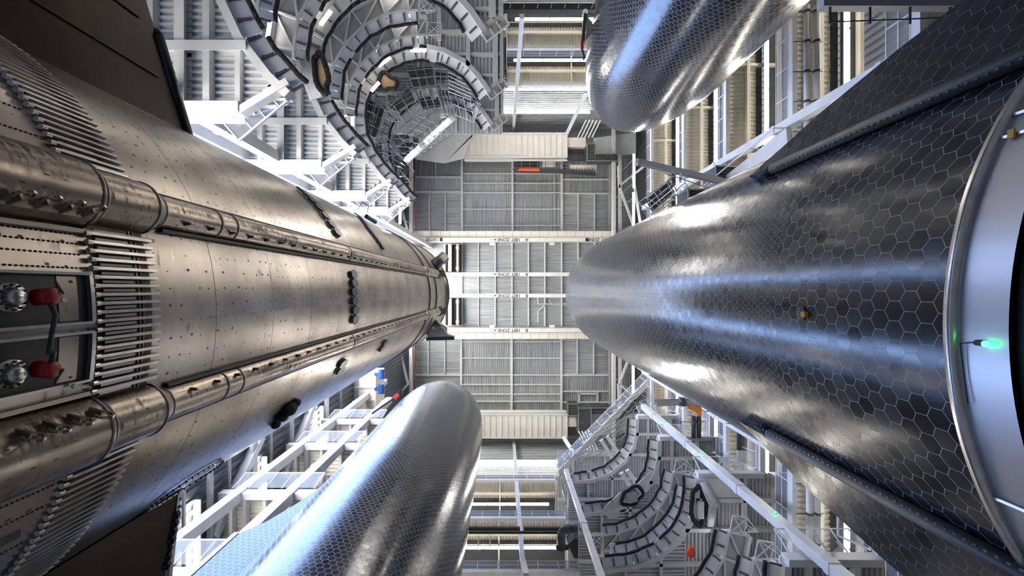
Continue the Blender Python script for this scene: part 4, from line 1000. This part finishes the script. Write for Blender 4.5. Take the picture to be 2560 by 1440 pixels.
# girth rings near the top
for z in (28.5, 31.2, TOP-.1): lathe(*SC, [(4.5, z), (4.56, z), (4.56, z+.12), (4.5, z+.12)]).build('girth_ring', 'rib', root, smooth=True)
def uvtube(p, q, r, n=24, rr=None, vs=1.0):
    mb = MB(); mb.uv = []; p = Vector(p); q = Vector(q); d = (q-p); L = d.length; d.normalize(); a = d.orthogonal().normalized(); b = d.cross(a); rr = r if rr is None else rr; m = max(2, int(L/.5))
    for k in range(m+1):
        c = p+d*L*k/m; R_ = r+(rr-r)*k/m
        for i in range(n+1): t = 2*PI*i/n; mb.v.append(tuple(c+a*R_*math.cos(t)+b*R_*math.sin(t))); mb.uv.append((t*R_*2, c.z*vs))
    for k in range(m):
        for i in range(n): x = k*(n+1)+i; mb.f.append((x, x+1, x+n+2, x+n+1))
    return mb
for th, dth, lab in ((-20, 2.2, 'upper'), (15.6, 1.7, 'lower')):
    rc = uvtube(hp(th, 4.50, 6.35), hp(th, 4.50, 27.4), .26).build('raceway', 'race', root, lab+' rusty raceway tube', smooth=True)
    def sub(mb, n, m='race', sm=True): return mb.build(n, m, rc, smooth=sm)
    sub(uvtube(hp(th, 4.50, 27.4), hp(th, 4.5, 27.6), .26, rr=.33), 'collar'); sub(uvtube(hp(th, 4.50, 27.6), hp(th, 4.5, 28.6), .33), 'collar'); sub(uvtube(hp(th, 4.50, 28.6), hp(th, 4.5, 32.5), .30), 'upper_cover')
    sub(uvtube(hp(th, 4.5, 6.1), hp(th, 4.5, 6.35), .36, rr=.26), 'cone'); sub(uvtube(hp(th, 4.5, 5.3), hp(th, 4.5, 6.1), .36), 'middle_cover'); sub(uvtube(hp(th, 4.5, 5.18), hp(th, 4.5, 5.3), .42, rr=.36), 'cone'); sub(uvtube(hp(th, 4.5, 2), hp(th, 4.5, 5.18), .42), 'lower_cover')
    for z, r in ((5.18, .425), (5.3, .365), (6.1, .365), (6.35, .265), (7.6, .264), (8.05, .264), (14, .264), (27.6, .34)):
        sub(MB().tube(hp(th, 4.5, z-.012), hp(th, 4.5, z+.012), r+.008, 24), 'joint_band', 'rib')
    # side flanges
    for s_ in (-1, 1):
        off = s_*math.degrees(.29/4.5)
        sub(MB().bar(hp(th+off, 4.53, 6.4), hp(th+off, 4.53, 32), .05, .07), 'flange', 'dark', False); sub(MB().bar(hp(th+off*1.6, 4.53, 2), hp(th+off*1.6, 4.53, 6.2), .05, .07), 'flange', 'rib', False)
    # lifting lugs
    z = 6.75; k = 0; lo = math.degrees(.16/4.7)*(1 if lab == 'upper' else -1)
    while z < 27:
        b0 = hp(th+lo*1.25, 4.66, z); out = (hp(th+lo*1.5, 5.6, z)-hp(th+lo*1.5, 4.6, z)).normalized(); mbl = MB(); r0 = .034
        for i in range(10):
            a0, a1 = 2*PI*i/10, 2*PI*(i+1)/10; c0 = b0+out*.05
            p0 = c0+out*r0*math.cos(a0)+Vector((0, 0, r0*1.3*math.sin(a0))); p1 = c0+out*r0*math.cos(a1)+Vector((0, 0, r0*1.3*math.sin(a1))); mbl.bar(p0, p1, .022, .022)
        mbl.bar(b0-out*.07, b0+out*.02, .03, .05); sub(mbl, 'lug', 'dark', False); z += .56+k*.004; k += 1
    for i in range(4):
        z = 4.25+i*.25; b0 = hp(th+lo*2.2, 4.82, z); out = (hp(th, 5.6, z)-hp(th, 4.6, z)).normalized(); mbl = MB(); r0 = .08
        for j in range(12):
            a0, a1 = 2*PI*j/12, 2*PI*(j+1)/12; c0 = b0+out*.08
            mbl.bar(c0+out*r0*math.cos(a0)+Vector((0, 0, r0*math.sin(a0))), c0+out*r0*math.cos(a1)+Vector((0, 0, r0*math.sin(a1))), .028, .025)
        mbl.bar(b0-out*.10, b0+out*.05, .08, .03); sub(mbl, 'lug', 'race', False)
    g = MB()
    for i in range(7):
        a = th-3.2+6.4*i/6; g.tube(hp(a, 4.72, 32.4), hp(a, 4.72, 35.6), .045, 5)
    for i in range(9):
        z = 32.6+i*.36
        for j in range(6): g.tube(hp(th-3.2+6.4*j/6, 4.74, z), hp(th-3.2+6.4*(j+1)/6, 4.74, z), .035, 5)
    sub(g, 'cable_cage', 'dark', False)
# stringers
th = -58.0; k = 0
while th < 62:
    if not (-25.5 < th < -14.8 or 10.4 < th < 21):
        b_ = MB(); b_.uv = None
        m_ = MB().bar(hp(th, 4.54, 5.22), hp(th, 4.54, 6.12), .036, .07, (hp(th, 5, 0)-hp(th, 4, 0))); m_.tube(hp(th, 4.545, 5.17), hp(th, 4.545, 5.235), .034, 8)
        m_.build('stringer', 'chrome', root)
    th += 1.3; k += 1
lathe(*SC, [(4.504, 5.24), (4.504, 6.06)], math.radians(-62), math.radians(66), 90).build('rib_shade_backing', 'ribbase', root, smooth=True)  # dark rust band; the shade of the stringer gaps is put into its colour
th = -57.35
while th < 62:
    if not (-25.5 < th < -14.8 or 10.4 < th < 21): MB().bar(hp(th, 4.52, 5.3), hp(th, 4.52, 5.75), .03, .05).build('short_rib', 'rib', root)
    th += 1.3
for z in (5.84, 5.9): lathe(*SC, [(4.505, z), (4.515, z), (4.515, z+.012), (4.505, z+.012)]).build('rib_weld_line', 'race', root)
# slotted shadow openings in the base plates
for th, z0, z1 in ((-36, 4.3, 4.9), (-41, 4.2, 4.8), (-46, 4.1, 4.9), (-51, 4.3, 4.9), (30, 4.3, 4.95), (36, 4.2, 4.8)):
    MB().bar(hp(th, 4.5, z0), hp(th, 4.5, z1), .1, .05).build('slot', 'black', root)
for a in (-13.6, -12.2, -10.6, -8.6, -54, -50.5, -47, -43.5, -38.5, -33.5, -29, 23.5, 27, 33, 39, 44):
    mbx = MB(); z = 4.0
    while z < 5.13:
        mbx.ball(hp(a, 4.5, z), .013, 4, 6, (1, 1, 1.5)); z += .052
    mbx.build('rust_marks', 'ribbase', root, kind='stuff')
# quick disconnect bays with red covers
for yc, lab in ((748, 'upper'), (905, 'lower')):
    c0 = hullpt(SC, 120, yc, 4.5); t0 = math.degrees(math.atan2(c0.y-SC.y, c0.x-SC.x)); hw = 3.5
    fr = MB()
    lathe(*SC, [(4.512, 4.15), (4.512, 5.12)], math.radians(t0-hw), math.radians(t0+hw), 10).build('recess', 'black', root)
    for a in (t0-hw, t0+hw): fr.bar(hp(a, 4.54, 4.1), hp(a, 4.54, 5.14), .03, .06)
    for i in range(8): a, b = t0-hw+2*hw*i/8, t0-hw+2*hw*(i+1)/8; fr.bar(hp(a, 4.54, 5.14), hp(b, 4.54, 5.14), .05, .05)
    bay = fr.build('service_bay', 'chrome', root)
    lathe(*SC, [(4.518, 4.78), (4.518, 5.0)], math.radians(t0-hw+.4), math.radians(t0+hw-.4), 8).build('bay_panel', 'rib', bay)
    cz = hullpt(SC, 132, (740 if lab == 'upper' else 925), 4.75); out = nrm((cz.x-SC.x, cz.y-SC.y, 0)); 
    MB().tube(cz-out*.16, cz, .085, 20).ball(cz, .088, 6, 16, (.35, 1, 1)).build('red_cover', 'red', bay, 'round red protective cover', smooth=True)
    f2 = cz-Vector((0, 0, .28)); MB().tube(f2-out*.2, f2-out*.1, .14, 20).tube(f2-out*.1, f2-out*.02, .10, 20, .06).build('flange', 'chrome', bay, smooth=True)
    for i in range(12): a = 2*PI*i/12; q_ = f2-out*.1+Vector((-out.y, out.x, 0))*.12*math.cos(a)+Vector((0, 0, .12*math.sin(a))); MB().tube(q_, q_+out*.03, .012, 6).build('bolt', 'dark', bay)
    g_ = hullpt(SC, 155 if lab == 'upper' else 183, 750 if lab == 'upper' else 965, 4.6); MB().tube(g_, g_+out*.03, .028, 14).build('gauge', 'white', bay)
    hs = MB(); a_ = cz+Vector((0, .08 if lab == 'upper' else -.08, -.02)); hs.path([a_, a_+Vector((0, .12, .05)), a_+Vector((-.02, .3, .03)), a_+Vector((0, .5, -.02))] if lab == 'upper' else [a_, a_+Vector((0, -.1, .04))], .022, 8); hs.build('hose', 'dark', bay, smooth=True)
    v_ = MB().tube(cz+Vector((-.02, -.14 if lab == 'upper' else .12, .05)), cz+Vector((.04, -.02 if lab == 'upper' else .0, .07)), .012, 6); v_.build('valve', 'dark', bay)
# dark tile strips left on the hull
def strip(pts, wd, sd=3):
    rnd = random.Random(sd)
    mb = MB()
    for a, b in zip(pts, pts[1:]):
        A = hullpt(SC, *a, 4.56); B = hullpt(SC, *b, 4.56); n = max(1, int((B-A).length/.24))
        for i in range(n):
            p = A.lerp(B, (i+.5)/n); o = nrm((p.x-SC.x, p.y-SC.y, 0)); t = Vector((-o.y, o.x, 0)); q = SC.to_3d()+o*4.54; q.z = p.z+rnd.uniform(-.03, .03)
            hexp = []
            for k in range(6): an = PI/3*k; hexp.append(q+t*.16*math.cos(an)*1.0+Vector((0, 0, wd*math.sin(an)*.6)))
            mb.quad(hexp); mb.quad([h+o*.05 for h in hexp])
            for k in range(6): mb.quad([hexp[k], hexp[(k+1) % 6], hexp[(k+1) % 6]+o*.05, hexp[k]+o*.05])
    mb.build('tile_strip', 'patch', root)
strip([(884, 676), (886, 740), (888, 810)], .5); strip([(748, 470), (790, 510), (822, 550), (852, 592)], .5); strip([(890, 535), (925, 575), (960, 622)], .4); strip([(862, 900), (848, 935)], .6); strip([(968, 850), (950, 880)], .6)
# torn black flags of tape near the lower edge
mb = MB()
for (x, y, r) in ((705, 1040, .18), (722, 1022, .22), (740, 1008, .13), (690, 1062, .12), (445, 120, .0)):
    if r: q = hullpt(SC, x, y, 4.56); mb.ball(q, r*.9, 5, 7, (1, 1, 1.6))
mb.build('torn_tape', 'foam', root)
# flaps of the steel rocket
fl = flap((-7.35, -3.55), nrm((-.06, -1)), [(0, 10.2), (.6, 9.95), (2.3, 9.25), (6.5, 8.0), (6.5, 1.2), (0, 1.2)], .22, 'burnt_shade', root)
mb = MB(); rnd = random.Random(4)
for i in range(12):
    s_ = i*.17; p = Vector((-7.28-.06*s_, -3.55-s_, 10.25-.4*s_)); mb.ball(p, .10+.05*rnd.random(), 5, 7)
mb.tube((-7.28, -3.5, 10.25), (-7.4, -5.4, 9.5), .14, 10); mb.build('charred_edge', 'char', root, smooth=True)
for s_ in (.9, 1.9, 2.9): MB().bar((-7.22-.06*s_, -3.55-s_, 9.8-.42*s_), (-7.22-.06*s_, -3.55-s_, 2), .012, .03).build('panel_seam', 'dark', root)
fl = flap((-6.98, 4.28), nrm((-.02, 1)), [(0, 9.5), (1.5, 9.1), (4.5, 8.7), (4.5, 1.2), (0, 1.2)], .22, 'burnt_shade', root)
mb = MB()
for i in range(10): s_ = i*.15; mb.ball((-6.92, 4.28+s_, 9.5-.27*s_), .08+.05*rnd.random(), 5, 7)
mb.build('charred_edge', 'char', root); MB().bar((-6.9, 4.3, 9.45), (-6.9, 8.5, 8.75), .1, .1).build('edge_rail', 'chrome', root)
# oval access hatch at the lower edge
c0 = hullpt(SC, 470, 1210, 4.53); t0 = math.atan2(c0.y-SC.y, c0.x-SC.x); bl = MB(); rm = MB()
for i in range(40):
    a, b = 2*PI*i/40, 2*PI*(i+1)/40
    P1 = Vector((SC.x+4.54*math.cos(t0+.09*math.cos(a)), SC.y+4.54*math.sin(t0+.09*math.cos(a)), c0.z+1.0*math.sin(a)))
    P2 = Vector((SC.x+4.54*math.cos(t0+.09*math.cos(b)), SC.y+4.54*math.sin(t0+.09*math.cos(b)), c0.z+1.0*math.sin(b))); rm.bar(P1, P2, .03, .03); bl.v.append(P1)
hatch = rm.build('hatch_rim', 'chrome', root)
for q in bl.v: MB().ball(q, .028, 4, 6).build('bolt', 'dark', hatch)
# fittings at the top end
MB().tube(hp(-29, 4.3, 34), hp(-33, 5.4, 35), .45, 18).build('thruster_tube', 'rib', root, smooth=True); MB().tube(hp(30, 4.3, 34), hp(33, 5.3, 35), .42, 18).build('thruster_tube', 'rib', root, smooth=True)
mb = MB(); mb.prism([tuple(pt(x, y, 34)[:2]) for x, y in ((1066, 828), (1092, 815), (1108, 820), (1118, 836), (1137, 842), (1130, 848), (1070, 845))], 33.9, 34.6); mb.build('grid_bracket', 'race', root)
MB().bar(pt(1066, 848, 33.8), pt(1136, 846, 33.8), .2, .25).build('bracket_lip', 'char', root)
lathe(*SC, [(4.52, 36.2), (4.6, 36.5), (4.6, 37.0), (4.52, 37.3)], math.radians(-25), math.radians(25), 40).build('vent_band', 'rib', root, smooth=True)
lathe(*SC, [(4.62, 36.45), (4.62, 36.9)], math.radians(-10), math.radians(14), 20).build('vent_slot', 'black', root)
tag(MB().path([tuple(hullpt(SC, 893, 528, 4.6)), pt(905, 505, 13), pt(922, 515, 13), tuple(hullpt(SC, 915, 540, 4.6))], .012, 6).build('loose_cable', 'blue'), 'thin looped cable at the upper edge of the steel rocket', 'cable')
tag(MB().tube(pt(916, 541, 13.5), pt(938, 555, 14), .07, 10).build('blue_sling', 'blue'), 'dark blue sling roll at the upper edge of the steel rocket', 'sling')

# ------------------------------------------------------------------ jib cranes and hoists
z = 36; e = empty('jib_crane', pt(1830, 458, z), 'grey jib crane arm with orange hoist above the tiled rocket', 'crane', 'jib cranes')
MB().ibeam(pt(1590, 404, z), pt(1825, 458, z), .42, .55).build('arm', 'grey', e); MB().tube(pt(1660, 432, z-.4), pt(1808, 483, z-.4), .05, 6).build('tie_rod', 'tube', e)
MB().tube(pt(1848, 440, z-.3), pt(1852, 452, z-.3), .35, 12).tube(pt(1842, 456, z-.3), pt(1838, 474, z-.3), .22, 12).build('motor', 'white', e, smooth=True)
MB().prism([tuple(pt(x, y, z)[:2]) for x, y in ((1854, 454), (1870, 438), (1888, 436), (1886, 446), (1866, 462))], z-.3, z+.5).build('hoist_cover', 'orange', e)
MB().path([pt(1845, 445, z), pt(1842, 432, z), pt(1855, 430, z), pt(1860, 442, z)], .04, 6).build('cables', 'dark', e); MB().box(px_x(1586, z), px_x(1594, z), px_y(399, z), px_y(412, z), z-.3, z+.3).build('end_plate', 'white', e)
z = 36; e = empty('jib_crane', pt(1700, 1010, z), 'brown grey jib crane arm with orange hoist below the tiled rocket', 'crane', 'jib cranes')
MB().ibeam(pt(1639, 1007, z), pt(1830, 1002, z), .42, .55).build('arm', 'grey', e)
MB().tube(pt(1706, 994, z-.2), pt(1706, 1014, z-.2), .28, 12).build('motor', 'grime', e, smooth=True)
MB().prism([tuple(pt(x, y, z)[:2]) for x, y in ((1714, 1013), (1722, 1010), (1750, 1014), (1750, 1038), (1744, 1038), (1735, 1028), (1718, 1019))], z-.3, z+.4).build('hoist_cover', 'orange', e)
pts = []
for k in range(4):
    for j in range(5): pts.append(pt(1752+k*26+j*6.5, 1021+9*math.sin(PI*j/4), z))
MB().path(pts, .035, 5).build('festoon_cable', 'dark', e)
# vertical and horizontal pipes
def pipe_pair(x, y0, y1, z, l, wd=(.28, .28), gap=25, m='white'):
    e = empty('pipe_pair', pt(x+gap/2, (y0+y1)/2, z), l, 'pipes', 'pipe pairs'); cl = MB()
    for k in range(2): MB().tube(pt(x+gap*k, y0, z), pt(x+gap*k, y1, z), wd[k], 14).build('pipe', m, e, smooth=True)
    y = y0+14
    while y < y1:
        cl.tube(pt(x, y-3, z), pt(x, y+3, z), wd[0]*1.15, 12).tube(pt(x+gap, y-3, z), pt(x+gap, y+3, z), wd[1]*1.15, 12).bar(pt(x-34, y, z+.3), pt(x+gap+14, y, z+.3), .04, .06); y += 75
    cl.build('clamps', 'grime', e)
pipe_pair(2017, 15, 345, 28.3, 'pair of long pale pipes on cream wall right of the upper rocket', (.17, .2))
pipe_pair(2024, 1195, 1440, 28.0, 'pair of long pale pipes on the cream wall at the lower right', (.19, .17), 21)
pipe_pair(1734, 1040, 1094, 40, 'pair of black and white pipes under the lower orange hoist', (.2, .2), 13, 'dark')
pipe_pair(1848, 1045, 1125, 36, 'pair of black pipes behind the lower pale box column', (.18, .18), 14, 'dark')
tag(MB().path([pt(1310, 1322, 46), pt(1450, 1322, 46)], .22, 10).path([pt(1172, 1322, 46), pt(1300, 1322, 46)], .22, 10).path([pt(1172, 1331, 46.4), pt(1450, 1331, 46.4)], .16, 8).build('dark_pipe_run', 'dark'), 'run of dark horizontal pipes across the lower end wall', 'pipes')
z = 44; e = empty('exhaust_pipe', pt(1415, 1330, z), 'fat grey elbow pipe with dark valve at the lower end wall', 'pipe')
MB().path([pt(1455, 1320, z), pt(1425, 1320, z), pt(1409, 1325, z), pt(1403, 1336, z), pt(1403, 1362, z)], .42, 14).build('elbow', 'grime', e, smooth=True)
MB().ball(pt(1403, 1368, z), .45, 6, 10).tube(pt(1390, 1370, z), pt(1422, 1368, z), .25, 10).build('valve', 'dark', e)
MB().prism([tuple(pt(x, y, z)[:2]) for x, y in ((1420, 1362), (1436, 1347), (1453, 1347), (1453, 1398), (1436, 1396))], z, z+1.5).build('hood', 'dark', e)
tower(1838, 1128, 1905, 1208, 39, 'dark corrugated container stack behind the lower box column', 'grime', 9)
tower(1788, 416, 1850, 455, 37, 'dark corrugated container behind the upper jib crane', 'grime', 5)
tower(1720, 474, 1780, 505, 36.5, 'dark scaffold clad box left of the tiled rocket', 'board', 4)
tag(MB().tube(pt(1750, 1150, 40), pt(1812, 1150, 40), .7, 16).build('flexible_hose', 'dark', smooth=True), 'fat black corrugated hose beside the corrugated container', 'hose')
# stair frames lower right
for (a, zz, l) in (((1793, 1165), 37, 'small square stair head frame beside the corrugated container'), ((1990, 1320), 30, 'square stair head frame at the lower right edge')):
    e = empty('access_stair', pt(*a, zz), l, 'stairs', 'stair heads'); f = MB(); A = pt(*a, zz); sc = zz/37*1.1
    P4 = [A, A+Vector((.9, -1.0, 0))*sc, A+Vector((2.0, 0, 0))*sc, A+Vector((1.1, 1.0, 0))*sc]
    for i in range(4): f.bar(P4[i], P4[(i+1) % 4], .1, .1)
    f.bar((P4[0]+P4[3])/2, (P4[1]+P4[2])/2, .08, .08); f.bar(P4[0], P4[0]+Vector((0, 0, -3)), .08, .08); f.bar(P4[3], P4[3]+Vector((0, 0, -3)), .1, .1); f.build('frame', 'white', e)
    B0, B1 = P4[2], P4[3]; v = Vector((3.6, 4.2, -3.0))*sc
    MB().bar((B0+B1)/2, (B0+B1)/2+v, 1.1, .15).build('flight', 'grey', e); MB().bar(B0, B0+v, .12, .4).bar(B1, B1+v, .12, .4).build('stringers', 'white', e)
# column base boxes, dark walkway top centre, beam top right
z = 40; e = empty('dark_gantry', pt(1375, 8, z), 'dark beam with white rail posts at the top centre edge', 'gantry')
MB().box(px_x(1250, z), px_x(1510, z), px_y(8, z), px_y(24, z), z, z+.6).build('beam', 'dark', e); f = MB()
for k in range(8): f.bar(pt(1275+k*34, 20, z-.2), pt(1280+k*35, -10, z+.4), .06, .06)
f.bar(pt(1250, 4, z), pt(1510, 4, z), .06, .06); f.build('railing', 'white', e)
z = 13; e = empty('overhead_beam', pt(2300, 5, z), 'grey horizontal beam with hanging rods along the top right edge', 'beam')
MB().box(px_x(2060, z), px_x(2540, z), px_y(-30, z), px_y(14, z), z, z+.3).build('beam', 'grey', e)
f = MB().tube(pt(2080, 55, z), pt(2420, 42, z), .02, 6)
for x in (2075, 2175, 2275, 2375): f.tube(pt(x, 18, z), pt(x, 60, z), .035, 6)
f.build('rods', 'dark', e)
tag(MB().tube(pt(2315, 14, 22), pt(2315, 105, 22), .12, 8).build('black_pipe', 'black'), 'short black upright pipe below the top right beam', 'pipe')
# ladder in the upper left bay
z = 33; f = MB()
for x in (1093, 1102): f.bar(pt(x, 0, z), pt(x, 102, z), .06, .06)
for k in range(15): f.bar(pt(1093, 2+k*7, z), pt(1102, 2+k*7, z), .05, .05)
tag(f.build('cage_ladder', 'white'), 'narrow upright ladder in the upper left bay', 'ladder')
# scaffold clad bundle at the end wall corner
z = 43.4; e = empty('board_stack', pt(1255, 150, z), 'upright stack of dark boards at the right edge of the upper left bay', 'boards')
for k in range(4): MB().box(px_x(1249+k*4.3, z), px_x(1252.6+k*4.3, z), px_y(97, z), px_y(175, z), z-.1*k, z+.2).build('board', 'board', e)
f = MB()
for k in range(9): f.tube(pt(1249, 178+k*5, z), pt(1266, 178+k*5, z), .06, 5)
for k in range(4): f.tube(pt(1250+k*5, 175, z), pt(1250+k*5, 222, z), .06, 5)
f.build('tube_grid', 'dark', e)
# green marker lights on the pale column, small lamps
for i, (x, y, z_) in enumerate(((VX+16.05*F/44.9, VY+13.33*F/44.9, 44.9), (VX+16.05*F/36.4, VY+13.33*F/36.4, 36.4), (VX+16.05*F/26.6, VY+13.33*F/26.6, 26.6))):
    e = empty('marker_light', pt(x, y, z_), ['small green marker light high on the pale lower right column', 'small green marker light midway on the pale lower right column', 'small green marker light low on the pale lower right column'][i], 'light', 'green marker lights')
    MB().tube(pt(x, y, z_), pt(x, y, z_+.5), .07, 8).build('post', 'dark', e); MB().ball(pt(x, y-2, z_), .06, 5, 8).build('lens', 'green', e)
print('objects', len(bpy.data.objects))
